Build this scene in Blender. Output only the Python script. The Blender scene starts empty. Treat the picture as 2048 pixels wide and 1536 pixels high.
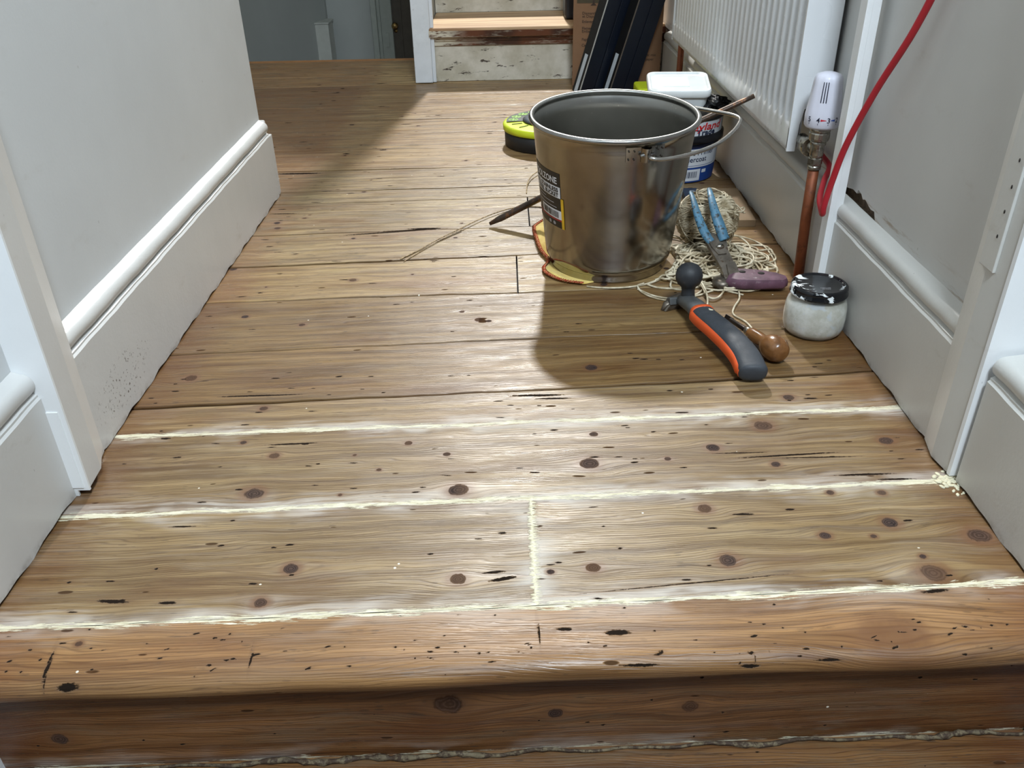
import bpy, math, random
import numpy as np
from mathutils import Vector, Matrix

PI = math.pi
R_ = math.radians
rng = random.Random(7)
scene = bpy.context.scene
col = scene.collection

# ------------------------------------------------------------------ camera
F_PX, PITCH, ROLL, CAM_H = 1690.0, R_(31.2), R_(1.2), 0.55
fw = Vector((0, math.cos(PITCH), -math.sin(PITCH)))
rt = Vector((1, 0, 0))
up = Vector((0, math.sin(PITCH), math.cos(PITCH)))
r2 = rt * math.cos(ROLL) - up * math.sin(ROLL)
u2 = up * math.cos(ROLL) + rt * math.sin(ROLL)
cam_data = bpy.data.cameras.new('camera')
cam_data.sensor_fit = 'HORIZONTAL'
cam_data.sensor_width = 36.0
cam_data.lens = 36.0 * F_PX / 2048.0
cam_data.clip_start = 0.02
cam = bpy.data.objects.new('camera', cam_data)
col.objects.link(cam)
M = Matrix((r2, u2, -fw)).transposed().to_4x4()
M.translation = Vector((0, 0, CAM_H))
cam.matrix_world = M
scene.camera = cam

# ------------------------------------------------------------------ exposure, world, lights
scene.view_settings.view_transform = 'Standard'
scene.view_settings.look = 'None'
scene.view_settings.gamma = 1.0
scene.view_settings.use_curve_mapping = False
scene.view_settings.exposure = 0.0

world = bpy.data.worlds.new('world')
scene.world = world
world.use_nodes = True
bg = world.node_tree.nodes['Background']
bg.inputs[0].default_value = (0.86, 0.93, 1.0, 1)
bg.inputs[1].default_value = 0.13


def light(name, kind, loc, energy, color, size=0.2, target=None, size_y=None, spread=None):
    d = bpy.data.lights.new(name, kind)
    d.energy = energy
    d.color = color
    if kind == 'AREA':
        d.size = size
        if size_y:
            d.shape = 'RECTANGLE'
            d.size_y = size_y
        if spread:
            d.spread = spread
    elif kind in ('POINT', 'SPOT'):
        d.shadow_soft_size = size
    o = bpy.data.objects.new(name, d)
    col.objects.link(o)
    o.location = loc
    if target is not None:
        o.rotation_euler = (Vector(target) - Vector(loc)).to_track_quat('-Z', 'Y').to_euler()
    return o


# lamp on the upper landing shining down the stairs
light('upper_landing_lamp', 'POINT', (0.12, 5.2, 3.4), 960, (1.0, 0.985, 0.94), 0.11)
# daylight from the stairwell window behind the camera
light('stairwell_daylight', 'AREA', (0.30, -0.50, 2.10), 64, (0.78, 0.90, 1.0), 0.45, (0.1, 1.3, 0.1), 0.45)
# ceiling light of the small hall
light('hall_ceiling_light', 'AREA', (-0.05, 1.75, 2.35), 2.5, (0.97, 0.99, 0.97), 0.35, (-0.05, 1.75, 0.0))


# ------------------------------------------------------------------ helpers
def srgb(r, g, b):
    f = lambda c: (c / 255 / 12.92) if c / 255 <= 0.04045 else ((c / 255 + 0.055) / 1.055) ** 2.4
    return (f(r), f(g), f(b), 1.0)


class NT:
    """small node-tree builder"""
    def __init__(s, name):
        s.m = bpy.data.materials.new(name)
        s.m.use_nodes = True
        s.t = s.m.node_tree
        s.n, s.l = s.t.nodes, s.t.links
        s.b = s.n['Principled BSDF']

    def put(s, sock, v):
        if v is None:
            return
        if hasattr(v, 'links') and hasattr(v, 'is_linked'):
            s.l.new(v, sock)
        else:
            if isinstance(v, (tuple, list)) and len(sock.default_value) == 3 and len(v) == 4:
                v = v[:3]
            sock.default_value = v

    def set(s, name, v):
        s.put(s.b.inputs[name], v)

    def attr(s, name, out='Fac'):
        a = s.n.new('ShaderNodeAttribute')
        a.attribute_name = name
        return a.outputs[out]

    def math(s, op, a, b=None, c=None, clamp=False):
        m = s.n.new('ShaderNodeMath')
        m.operation = op
        m.use_clamp = clamp
        s.put(m.inputs[0], a)
        s.put(m.inputs[1], b)
        s.put(m.inputs[2], c)
        return m.outputs[0]

    def comb(s, x, y, z=0.0):
        c = s.n.new('ShaderNodeCombineXYZ')
        s.put(c.inputs[0], x)
        s.put(c.inputs[1], y)
        s.put(c.inputs[2], z)
        return c.outputs[0]

    def coord(s, out='Object'):
        return s.n.new('ShaderNodeTexCoord').outputs[out]

    def scale(s, v, sc):
        m = s.n.new('ShaderNodeVectorMath')
        m.operation = 'MULTIPLY'
        s.put(m.inputs[0], v)
        s.put(m.inputs[1], sc)
        return m.outputs[0]

    def noise(s, v, scale=5.0, detail=3.0, rough=0.5, out='Fac', dist=0.0):
        n = s.n.new('ShaderNodeTexNoise')
        s.put(n.inputs['Vector'], v)
        n.inputs['Scale'].default_value = scale
        n.inputs['Detail'].default_value = detail
        n.inputs['Roughness'].default_value = rough
        n.inputs['Distortion'].default_value = dist
        return n.outputs[out]

    def voro(s, v, scale=5.0, rnd=1.0, out='Distance'):
        n = s.n.new('ShaderNodeTexVoronoi')
        s.put(n.inputs['Vector'], v)
        n.inputs['Scale'].default_value = scale
        n.inputs['Randomness'].default_value = rnd
        return n.outputs[out]

    def ramp(s, fac, lo, hi, a=0.0, b=1.0, smooth=True):
        r = s.n.new('ShaderNodeMapRange')
        if smooth:
            r.interpolation_type = 'SMOOTHSTEP'
        r.clamp = True
        s.put(r.inputs['Value'], fac)
        s.put(r.inputs['From Min'], lo)
        s.put(r.inputs['From Max'], hi)
        s.put(r.inputs['To Min'], a)
        s.put(r.inputs['To Max'], b)
        return r.outputs['Result']

    def mix(s, fac, a, b, mode='MIX'):
        m = s.n.new('ShaderNodeMix')
        m.data_type = 'RGBA'
        m.blend_type = mode
        s.put(m.inputs[0], fac)
        s.put(m.inputs[6], a)
        s.put(m.inputs[7], b)
        return m.outputs[2]

    def bump(s, h, strength=0.3, dist=0.001, normal=None):
        b = s.n.new('ShaderNodeBump')
        b.inputs['Strength'].default_value = strength
        b.inputs['Distance'].default_value = dist
        s.put(b.inputs['Height'], h)
        if normal is not None:
            s.put(b.inputs['Normal'], normal)
        return b.outputs[0]


def simple(name, c, rough=0.5, metal=0.0, var=0.12, scale=30.0, bump=0.0, bscale=200.0, c2=None, lo=0.5, hi=0.7,
           coat=0.0, spec=None):
    """principled material; a noise varies the colour a little, an optional second colour makes marks"""
    t = NT(name)
    co = t.coord()
    n = t.noise(co, scale, 4.0, 0.6)
    dark = tuple(x * (1 - var) for x in c[:3]) + (1,)
    lite = tuple(min(1, x * (1 + var)) for x in c[:3]) + (1,)
    cc = t.mix(t.ramp(n, 0.3, 0.7), dark, lite)
    if c2:
        n2 = t.noise(co, scale * 2.3, 5.0, 0.7)
        cc = t.mix(t.ramp(n2, lo, hi), cc, c2)
    t.set('Base Color', cc)
    t.set('Roughness', t.ramp(t.noise(co, scale * 1.7, 3.0), 0.2, 0.8, rough * 0.85, min(1, rough * 1.15)))
    t.set('Metallic', metal)
    if coat:
        t.set('Coat Weight', coat)
    if spec is not None:
        t.set('Specular IOR Level', spec)
    if bump:
        t.set('Normal', t.bump(t.noise(co, bscale, 4.0, 0.6), bump, 0.001))
    return t.m


def link(name, mesh, parent=None, loc=None):
    o = bpy.data.objects.new(name, mesh)
    col.objects.link(o)
    if parent is not None:
        o.parent = parent
    if loc is not None:
        o.location = loc
    return o


class MB:
    """collects shapes and links them as one mesh object"""
    def __init__(s):
        s.v, s.f, s.mi, s.sm = [], [], [], []
        s.mat = 0

    def add(s, verts, faces, smooth=False, mat=None, xf=None):
        o = len(s.v)
        for p in verts:
            p = Vector(p)
            if xf is not None:
                p = xf @ p
            s.v.append((p.x, p.y, p.z))
        m = s.mat if mat is None else mat
        for f in faces:
            s.f.append([i + o for i in f])
            s.mi.append(m)
            s.sm.append(smooth)
        return s

    def box(s, lo, hi, mat=None, xf=None, bev=0.0):
        x0, y0, z0 = lo
        x1, y1, z1 = hi
        if bev <= 0:
            v = [(x0, y0, z0), (x1, y0, z0), (x1, y1, z0), (x0, y1, z0), (x0, y0, z1), (x1, y0, z1), (x1, y1, z1), (x0, y1, z1)]
            f = [(0, 3, 2, 1), (4, 5, 6, 7), (0, 1, 5, 4), (1, 2, 6, 5), (2, 3, 7, 6), (3, 0, 4, 7)]
            return s.add(v, f, False, mat, xf)
        import bmesh
        bm = bmesh.new()
        bmesh.ops.create_cube(bm, size=1.0)
        for p in bm.verts:
            p.co = Vector(((x0 + x1) / 2 + p.co.x * (x1 - x0), (y0 + y1) / 2 + p.co.y * (y1 - y0), (z0 + z1) / 2 + p.co.z * (z1 - z0)))
        bmesh.ops.bevel(bm, geom=bm.edges[:], offset=bev, segments=3, affect='EDGES', profile=0.6)
        bm.verts.index_update()
        v = [tuple(p.co) for p in bm.verts]
        f = [[q.index for q in fc.verts] for fc in bm.faces]
        bm.free()
        return s.add(v, f, False, mat, xf)

    def prism(s, poly, z0, z1, mat=None, xf=None):
        n = len(poly)
        v = [(x, y, z0) for x, y in poly] + [(x, y, z1) for x, y in poly]
        f = [list(range(n))[::-1], list(range(n, 2 * n))] + [(i, (i + 1) % n, n + (i + 1) % n, n + i) for i in range(n)]
        return s.add(v, f, False, mat, xf)

    def lathe(s, prof, seg=48, mat=None, xf=None, smooth=True, wob=None):
        v, f = [], []
        n = len(prof)
        for i in range(seg):
            a = 2 * PI * i / seg
            for j, (r, z) in enumerate(prof):
                k = wob(a, z) if wob else 1.0
                v.append((r * k * math.cos(a), r * k * math.sin(a), z))
        for i in range(seg):
            i2 = (i + 1) % seg
            for j in range(n - 1):
                if prof[j][0] < 1e-6 and prof[j + 1][0] < 1e-6:
                    continue
                f.append((i * n + j, i2 * n + j, i2 * n + j + 1, i * n + j + 1))
        return s.add(v, f, smooth, mat, xf)

    def tube(s, pts, rad, seg=8, mat=None, xf=None, closed=False, cap=True, flat=1.0, ref=None):
        P = [Vector(p) for p in pts]
        n = len(P)
        rads = rad if isinstance(rad, (list, tuple)) else [rad] * n
        v, f = [], []
        N = None
        for i in range(n):
            a = P[(i - 1) % n] if (closed or i > 0) else P[i]
            b = P[(i + 1) % n] if (closed or i < n - 1) else P[i]
            t = (b - a)
            if t.length < 1e-9:
                t = Vector((1, 0, 0))
            t.normalize()
            if N is None:
                q = Vector(ref) if ref else (Vector((0, 0, 1)) if abs(t.z) < 0.9 else Vector((1, 0, 0)))
                N = (q - t * q.dot(t)).normalized()
            else:
                N = (N - t * N.dot(t))
                N = N.normalized() if N.length > 1e-6 else t.orthogonal().normalized()
            B = t.cross(N)
            for k in range(seg):
                c, d = math.cos(2 * PI * k / seg), math.sin(2 * PI * k / seg)
                v.append(P[i] + N * (c * rads[i] * flat) + B * (d * rads[i]))
        m = n if closed else n - 1
        for i in range(m):
            for k in range(seg):
                i2, k2 = (i + 1) % n, (k + 1) % seg
                f.append((i * seg + k, i * seg + k2, i2 * seg + k2, i2 * seg + k))
        if cap and not closed:
            f.append(list(range(seg))[::-1])
            f.append([(n - 1) * seg + k for k in range(seg)])
        return s.add(v, f, True, mat, xf)

    def grid(s, fn, nu, nv, mat=None, smooth=True, xf=None):
        v = [fn(i / nu, j / nv) for j in range(nv + 1) for i in range(nu + 1)]
        f = [(j * (nu + 1) + i, j * (nu + 1) + i + 1, (j + 1) * (nu + 1) + i + 1, (j + 1) * (nu + 1) + i) for j in range(nv) for i in range(nu)]
        return s.add(v, f, smooth, mat, xf)

    def build(s, name, mats, parent=None, loc=None, autosmooth=None):
        me = bpy.data.meshes.new(name)
        me.from_pydata(s.v, [], s.f)
        me.polygons.foreach_set('material_index', s.mi)
        me.polygons.foreach_set('use_smooth', s.sm)
        for m in (mats if isinstance(mats, (list, tuple)) else [mats]):
            me.materials.append(m)
        me.validate()
        me.update()
        if autosmooth:
            try:
                me.polygons.foreach_set('use_smooth', [True] * len(me.polygons))
                me.set_sharp_from_angle(angle=R_(autosmooth))
            except Exception:
                pass
        return link(name, me, parent, loc)


def tag(o, label=None, cat=None, group=None, kind=None):
    if label:
        o['label'] = label
    if cat:
        o['category'] = cat
    if group:
        o['group'] = group
    if kind:
        o['kind'] = kind
    return o


def thing(name, label, cat, loc=(0, 0, 0), rz=0.0, group=None):
    o = link(name, None, None, loc)
    o.empty_display_size = 0.02
    o.rotation_euler = (0, 0, rz)
    return tag(o, label, cat, group)


def struct(o):
    o['kind'] = 'structure'
    return o


def xform(loc=(0, 0, 0), rot=(0, 0, 0), sc=(1, 1, 1)):
    from mathutils import Euler
    return Matrix.Translation(loc) @ Euler(rot).to_matrix().to_4x4() @ Matrix.Diagonal((*sc, 1))


_text_cache = {}


def text_geo(body, size=1.0, bold=0.0, shear=0.0, depth=0.0):
    """letters as plain polygons in the xy plane, left-aligned at the origin"""
    key = (body, bold, shear)
    if key not in _text_cache:
        cu = bpy.data.curves.new('letters', 'FONT')
        cu.body = body
        cu.size = 1.0
        cu.offset = bold
        cu.shear = shear
        cu.resolution_u = 3
        o = bpy.data.objects.new('letters', cu)
        col.objects.link(o)
        dg = bpy.context.evaluated_depsgraph_get()
        dg.update()
        me = bpy.data.meshes.new_from_object(o.evaluated_get(dg))
        v = [tuple(p.co) for p in me.vertices]
        f = [list(p.vertices) for p in me.polygons]
        bpy.data.objects.remove(o)
        bpy.data.curves.remove(cu)
        bpy.data.meshes.remove(me)
        x0 = min(p[0] for p in v)
        _text_cache[key] = ([(p[0] - x0, p[1]) for p in v], f, max(p[0] for p in v) - x0)
    v, f, w = _text_cache[key]
    return [(x * size, y * size) for x, y in v], f, w * size


def text_on(mb, body, size, place, bold=0.0, shear=0.0, mat=0, align='L', width=None):
    """writes letters through place(x, y) -> point on a surface"""
    v, f, w = text_geo(body, size, bold, shear)
    k = 1.0 if width is None else width / w
    w *= k
    off = {'L': 0, 'C': -w / 2, 'R': -w}[align]
    mb.add([place(x * k + off, y) for x, y in v], f, False, mat)


# ------------------------------------------------------------------ materials: walls and paint
def wall_paint(name, c, stain=None, dirt=0.25, rough=0.45, bump=0.12, specks=None):
    t = NT(name)
    co = t.coord()
    base = t.mix(t.ramp(t.noise(co, 4.0, 4.0, 0.6), 0.3, 0.75), tuple(x * 0.93 for x in c[:3]) + (1,), c)
    # fine scuffs
    sc = t.ramp(t.voro(t.scale(co, (30, 30, 12)), 1.3, 1.0), 0.035, 0.02)
    base = t.mix(t.math('MULTIPLY', sc, 0.45), base, srgb(110, 104, 96))
    z = t.n.new('ShaderNodeSeparateXYZ')
    t.l.new(co, z.inputs[0])
    # grime picked up close to the floorboards
    low = t.ramp(z.outputs[2], 0.012, 0.0)
    low = t.math('MULTIPLY', low, t.ramp(t.noise(co, 60.0, 4.0, 0.7), 0.35, 0.7))
    base = t.mix(t.math('MULTIPLY', low, dirt * 2), base, srgb(92, 82, 66))
    blot = t.ramp(t.noise(t.scale(co, (9, 9, 22)), 1.0, 5.0, 0.7), 0.60, 0.78)
    base = t.mix(t.math('MULTIPLY', blot, dirt), base, stain or srgb(150, 138, 118))
    if stain:
        band = t.math('MULTIPLY', t.ramp(z.outputs[2], 0.180, 0.160), t.ramp(t.noise(t.scale(co, (5, 9, 90)), 1.0, 5.0, 0.7), 0.50, 0.66))
        base = t.mix(t.math('MULTIPLY', band, 0.75), base, stain)
    if specks:
        sy, sz, ry, rz = specks
        dy_ = t.math('DIVIDE', t.math('SUBTRACT', z.outputs[1], sy), ry)
        dz_ = t.math('DIVIDE', t.math('SUBTRACT', z.outputs[2], sz), rz)
        dd_ = t.math('ADD', t.math('MULTIPLY', dy_, dy_), t.math('MULTIPLY', dz_, dz_))
        reg = t.ramp(t.math('ADD', dd_, t.math('MULTIPLY', t.noise(co, 40.0), 0.6)), 1.3, 0.5)
        spk = t.ramp(t.noise(co, 230.0, 3.0, 0.6), 0.60, 0.66)
        base = t.mix(t.math('MULTIPLY', reg, t.math('MULTIPLY', spk, 0.85)), base, srgb(78, 68, 56))
    t.set('Base Color', base)
    t.set('Roughness', rough)
    h = t.math('ADD', t.noise(co, 25.0, 4.0, 0.6), t.math('MULTIPLY', t.noise(co, 260.0, 2.0, 0.6), 0.35))
    t.set('Normal', t.bump(h, bump, 0.002))
    return t.m


M_wall_l = wall_paint('left_wall_paint', srgb(206, 208, 208), dirt=0.10, rough=0.5)
M_wall_r = wall_paint('right_wall_paint', srgb(204, 204, 201), srgb(142, 116, 84), dirt=0.16, rough=0.5)
M_skirt_l = wall_paint('left_skirting_paint', srgb(208, 207, 204), dirt=0.28, rough=0.32, bump=0.18, specks=(0.87, 0.045, 0.10, 0.035))
M_skirt_r = wall_paint('right_skirting_paint', srgb(202, 201, 196), dirt=0.30, rough=0.36, bump=0.18)
M_white = wall_paint('white_gloss_paint', srgb(238, 240, 241), dirt=0.16, rough=0.3, bump=0.12)
M_lowerwall = simple('lower_hall_paint', srgb(176, 180, 176), 0.6, var=0.04, scale=3)
M_dark_gap = simple('dark_gap', srgb(34, 28, 22), 0.9)
M_plaster = simple('broken_plaster', srgb(120, 104, 86), 0.9, var=0.3, scale=120, bump=0.6)


# ------------------------------------------------------------------ material: floorboards
def wood_material():
    t = NT('stripped_pine_boards')
    gx = t.attr('gx')
    gy = t.attr('gy')
    seed = t.attr('seed')
    tint = t.attr('tint', 'Color')
    knot = t.attr('knot')
    gouge = t.attr('gouge')
    fill = t.attr('fill')
    haze_a = t.attr('hazeamt')
    gap = t.attr('gapd')
    wear = t.attr('wear')
    # wandering annual rings, seen as long lines along the board
    warp = t.noise(t.comb(t.math('MULTIPLY', gx, 2.6), t.math('MULTIPLY', gy, 16.0), seed), 1.0, 3.0, 0.5)
    warp2 = t.noise(t.comb(t.math('MULTIPLY', gx, 9.0), t.math('MULTIPLY', gy, 60.0), seed), 1.0, 2.0, 0.5)
    ph = t.math('ADD', t.math('MULTIPLY', gy, 330.0), t.math('MULTIPLY', warp, 15.0))
    ph = t.math('ADD', ph, t.math('MULTIPLY', warp2, 3.2))
    fr = t.math('FRACT', ph)
    line = t.ramp(t.math('PINGPONG', fr, 0.5), 0.28, 0.5)
    fine = t.noise(t.comb(t.math('MULTIPLY', gx, 14.0), t.math('MULTIPLY', gy, 900.0), seed), 1.0, 3.0, 0.6)
    streak = t.noise(t.comb(t.math('MULTIPLY', gx, 3.5), t.math('MULTIPLY', gy, 110.0), t.math('ADD', seed, 7.0)), 1.0, 4.0, 0.6)
    blot = t.noise(t.comb(t.math('MULTIPLY', gx, 5.0), t.math('MULTIPLY', gy, 14.0), t.math('ADD', seed, 3.0)), 1.0, 4.0, 0.55)
    c = t.mix(t.ramp(streak, 0.30, 0.70), srgb(118, 92, 60), srgb(178, 150, 108))
    c = t.mix(t.ramp(blot, 0.50, 0.74, 0.0, 0.60), c, srgb(122, 82, 46))
    c = t.mix(t.ramp(blot, 0.44, 0.22, 0.0, 0.6), c, srgb(194, 172, 130))
    sepc = t.n.new('ShaderNodeSeparateXYZ')
    t.l.new(t.coord(), sepc.inputs[0])
    dsk = t.noise(t.comb(t.math('MULTIPLY', gx, 2.4), t.math('MULTIPLY', gy, 34.0), t.math('ADD', seed, 90.0)), 1.0, 5.0, 0.65)
    c = t.mix(t.ramp(dsk, 0.54, 0.70, 0.0, 0.62), c, srgb(98, 64, 36))
    wall_d = t.math('ABSOLUTE', sepc.outputs[0])
    es = t.noise(t.comb(t.math('MULTIPLY', gx, 14.0), t.math('MULTIPLY', gy, 30.0), 51.0), 1.0, 4.0, 0.6)
    c = t.mix(t.math('MULTIPLY', t.ramp(t.math('ADD', wall_d, t.math('MULTIPLY', es, 0.10)), 0.43, 0.50), 0.6), c, srgb(120, 78, 40))
    c = t.mix(t.math('MULTIPLY', line, t.ramp(warp, 0.3, 0.7, 0.25, 0.66)), c, srgb(92, 64, 38))
    c = t.mix(t.ramp(fine, 0.50, 0.76, 0.0, 0.5), c, srgb(92, 62, 38))
    c = t.mix(1.0, c, tint, 'MULTIPLY')
    # worn, greyed patches with dark scratches in the grain
    wn = t.noise(t.comb(t.math('MULTIPLY', gx, 8.0), t.math('MULTIPLY', gy, 45.0), t.math('ADD', seed, 11.0)), 1.0, 6.0, 0.72)
    c = t.mix(t.math('MULTIPLY', t.ramp(wn, 0.48, 0.62), t.math('MULTIPLY', wear, 0.62)), c, srgb(104, 88, 66))
    sn = t.noise(t.comb(t.math('MULTIPLY', gx, 26.0), t.math('MULTIPLY', gy, 210.0), t.math('ADD', seed, 17.0)), 1.0, 5.0, 0.7)
    c = t.mix(t.math('MULTIPLY', t.ramp(sn, 0.585, 0.66), t.math('ADD', 0.30, t.math('MULTIPLY', wear, 0.6))), c, srgb(60, 44, 30))
    # whitish sanding dust rubbed into the grain close to the filled joints
    af = t.math('ABSOLUTE', fill)
    hz_n = t.noise(t.comb(t.math('MULTIPLY', gx, 7.0), t.math('MULTIPLY', gy, 150.0), t.math('ADD', seed, 23.0)), 1.0, 5.0, 0.7)
    hz_b = t.noise(t.comb(t.math('MULTIPLY', gx, 9.0), t.math('MULTIPLY', gy, 22.0), t.math('ADD', seed, 29.0)), 1.0, 3.0, 0.5)
    near = t.ramp(t.math('ADD', af, t.math('MULTIPLY', t.math('SUBTRACT', hz_b, 0.5), 0.06)), 0.034, -0.004)
    hz = t.math('MULTIPLY', t.ramp(t.math('ADD', hz_n, t.math('MULTIPLY', near, 0.13)), 0.42, 0.62), t.ramp(hz_b, 0.38, 0.54))
    hz = t.math('MULTIPLY', hz, t.math('ADD', t.math('MULTIPLY', near, 0.80), 0.08))
    hz = t.math('MULTIPLY', hz, t.math('MULTIPLY', haze_a, t.ramp(t.noise(t.comb(t.math('MULTIPLY', gx, 6.5), t.math('MULTIPLY', gy, 9.0), t.math('ADD', seed, 80.0)), 1.0, 3.0, 0.6), 0.36, 0.56, 0.12, 0.88)))
    c = t.mix(hz, c, srgb(206, 200, 192))
    # knots
    kn = t.math('ADD', knot, t.math('MULTIPLY', t.math('SUBTRACT', t.noise(t.comb(t.math('MULTIPLY', gx, 85.0), t.math('MULTIPLY', gy, 110.0), seed), 1.0, 4.0, 0.65), 0.5), 1.0))
    c = t.mix(t.ramp(kn, 2.3, 1.0, 0.0, 0.75), c, srgb(104, 70, 44))
    krings = t.math('PINGPONG', t.math('MULTIPLY', kn, 3.2), 0.5)
    kc = t.mix(t.ramp(krings, 0.1, 0.5), srgb(36, 28, 27), srgb(74, 58, 52))
    kc = t.mix(t.ramp(t.noise(t.comb(t.math('MULTIPLY', gx, 420.0), t.math('MULTIPLY', gy, 300.0), seed), 1.0, 3.0, 0.6), 0.60, 0.68), kc, srgb(34, 26, 24))
    kv = t.ramp(t.noise(t.comb(t.math('MULTIPLY', gx, 22.0), t.math('MULTIPLY', gy, 22.0), seed), 1.0, 2.0, 0.5), 0.35, 0.65, 0.62, 0.98)
    c = t.mix(t.math('MULTIPLY', t.ramp(kn, 1.20, 0.80), kv), c, kc)
    # little beetle flecks and nail holes
    fv = t.comb(t.math('MULTIPLY', gx, 26.0), t.math('MULTIPLY', gy, 95.0), seed)
    vd = t.voro(fv, 1.0, 1.0)
    vc = t.voro(fv, 1.0, 1.0, 'Color')
    sep = t.n.new('ShaderNodeSeparateColor')
    t.l.new(vc, sep.inputs[0])
    vthr = t.math('MULTIPLY', t.ramp(sep.outputs[0], 0.80, 1.0, 0.0, 0.20, False), 1.0)
    fl = t.ramp(t.math('SUBTRACT', vd, vthr), 0.02, -0.04)
    fl = t.math('MULTIPLY', fl, t.ramp(sep.outputs[0], 0.80, 0.84))
    c = t.mix(t.math('MULTIPLY', fl, 0.85), c, srgb(58, 40, 28))
    fv2 = t.comb(t.math('MULTIPLY', gx, 75.0), t.math('MULTIPLY', gy, 330.0), t.math('ADD', seed, 60.0))
    vd2 = t.voro(fv2, 1.0, 1.0)
    sp2 = t.n.new('ShaderNodeSeparateColor')
    t.l.new(t.voro(fv2, 1.0, 1.0, 'Color'), sp2.inputs[0])
    thr2 = t.ramp(sp2.outputs[0], 0.72, 1.0, 0.0, 0.42, False)
    clus = t.ramp(t.noise(t.comb(t.math('MULTIPLY', gx, 9.0), t.math('MULTIPLY', gy, 26.0), t.math('ADD', seed, 70.0)), 1.0, 3.0, 0.6), 0.42, 0.62)
    fl2 = t.math('MULTIPLY', t.ramp(t.math('SUBTRACT', vd2, thr2), 0.0, -0.10), t.math('MULTIPLY', clus, t.math('ADD', 0.35, t.math('MULTIPLY', wear, 0.6))))
    c = t.mix(fl2, c, srgb(66, 50, 36))
    # gouges
    gn = t.math('ADD', gouge, t.math('MULTIPLY', t.math('SUBTRACT', t.noise(t.comb(t.math('MULTIPLY', gx, 250.0), t.math('MULTIPLY', gy, 500.0), seed), 1.0, 3.0, 0.7), 0.5), 1.3))
    gm = t.ramp(gn, 1.15, 0.80)
    c = t.mix(t.ramp(gn, 2.4, 1.0, 0.0, 0.35), c, srgb(104, 74, 48))
    c = t.mix(gm, c, srgb(34, 27, 22))
    # dirt beside the open joints
    c = t.mix(t.math('MULTIPLY', t.ramp(t.math('ADD', gap, t.math('MULTIPLY', hz_n, 0.006)), 0.0075, 0.002), 0.55), c, srgb(70, 52, 36))
    c = t.mix(t.ramp(gap, 0.0, -0.0025), c, srgb(24, 18, 14))
    # cream filler pressed in the joints, ragged edges
    rag = t.noise(t.comb(t.math('MULTIPLY', gx, 30.0), t.math('MULTIPLY', gy, 420.0), 3.0), 1.0, 5.0, 0.75)
    rag2 = t.noise(t.comb(t.math('MULTIPLY', gx, 11.0), 0.0, 5.0), 1.0, 3.0, 0.6)
    wid = t.math('MULTIPLY', t.ramp(rag2, 0.32, 0.70, 0.30, 1.25), t.ramp(rag, 0.40, 0.62, 0.0012, 0.0076))
    fm = t.ramp(t.math('SUBTRACT', af, wid), 0.0004, -0.0006)
    fc = t.mix(t.ramp(t.noise(t.comb(t.math('MULTIPLY', gx, 60.0), t.math('MULTIPLY', gy, 300.0), 9.0), 1.0, 4.0, 0.6), 0.35, 0.7), srgb(198, 190, 160), srgb(224, 218, 196))
    fc = t.mix(t.ramp(t.noise(t.comb(t.math('MULTIPLY', gx, 80.0), t.math('MULTIPLY', gy, 700.0), 12.0), 1.0, 3.0, 0.6), 0.64, 0.70), fc, srgb(84, 66, 44))
    c = t.mix(t.math('MULTIPLY', fm, 0.95), c, fc)
    # specks of cream paint and filler
    sp_v = t.voro(t.comb(t.math('MULTIPLY', gx, 24.0), t.math('MULTIPLY', gy, 24.0), t.math('ADD', seed, 40.0)), 1.0, 1.0)
    c = t.mix(t.ramp(sp_v, 0.036, 0.026, 0.0, 0.85), c, srgb(226, 220, 204))
    t.set('Base Color', c)
    ro = t.ramp(t.noise(t.comb(t.math('MULTIPLY', gx, 12.0), t.math('MULTIPLY', gy, 60.0), seed), 1.0, 4.0, 0.6), 0.3, 0.7, 0.30, 0.46)
    ro = t.math('ADD', ro, t.math('MULTIPLY', t.math('MAXIMUM', hz, fm), 0.30), clamp=True)
    holes = t.math('MAXIMUM', t.math('MAXIMUM', gm, t.ramp(kn, 1.12, 0.90, 0.0, 0.7)), t.math('MAXIMUM', fl, t.ramp(gap, 0.0012, 0.0)), clamp=True)
    t.set('Roughness', t.math('ADD', ro, t.math('MULTIPLY', holes, 0.5), clamp=True))
    t.set('Specular IOR Level', t.ramp(holes, 0.0, 1.0, 0.45, 0.02, False))
    h = t.math('ADD', t.math('MULTIPLY', fine, 0.35), t.math('MULTIPLY', line, -0.20))
    h = t.math('ADD', h, t.math('MULTIPLY', streak, 0.5))
    h = t.math('SUBTRACT', h, t.math('MULTIPLY', gm, 1.8))
    h = t.math('SUBTRACT', h, t.math('MULTIPLY', fl, 1.0))
    h = t.math('ADD', h, t.math('MULTIPLY', fm, t.math('MULTIPLY', rag, 0.8)))
    t.set('Normal', t.bump(h, 0.55, 0.0012))
    return t.m


M_wood = wood_material()

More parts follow.
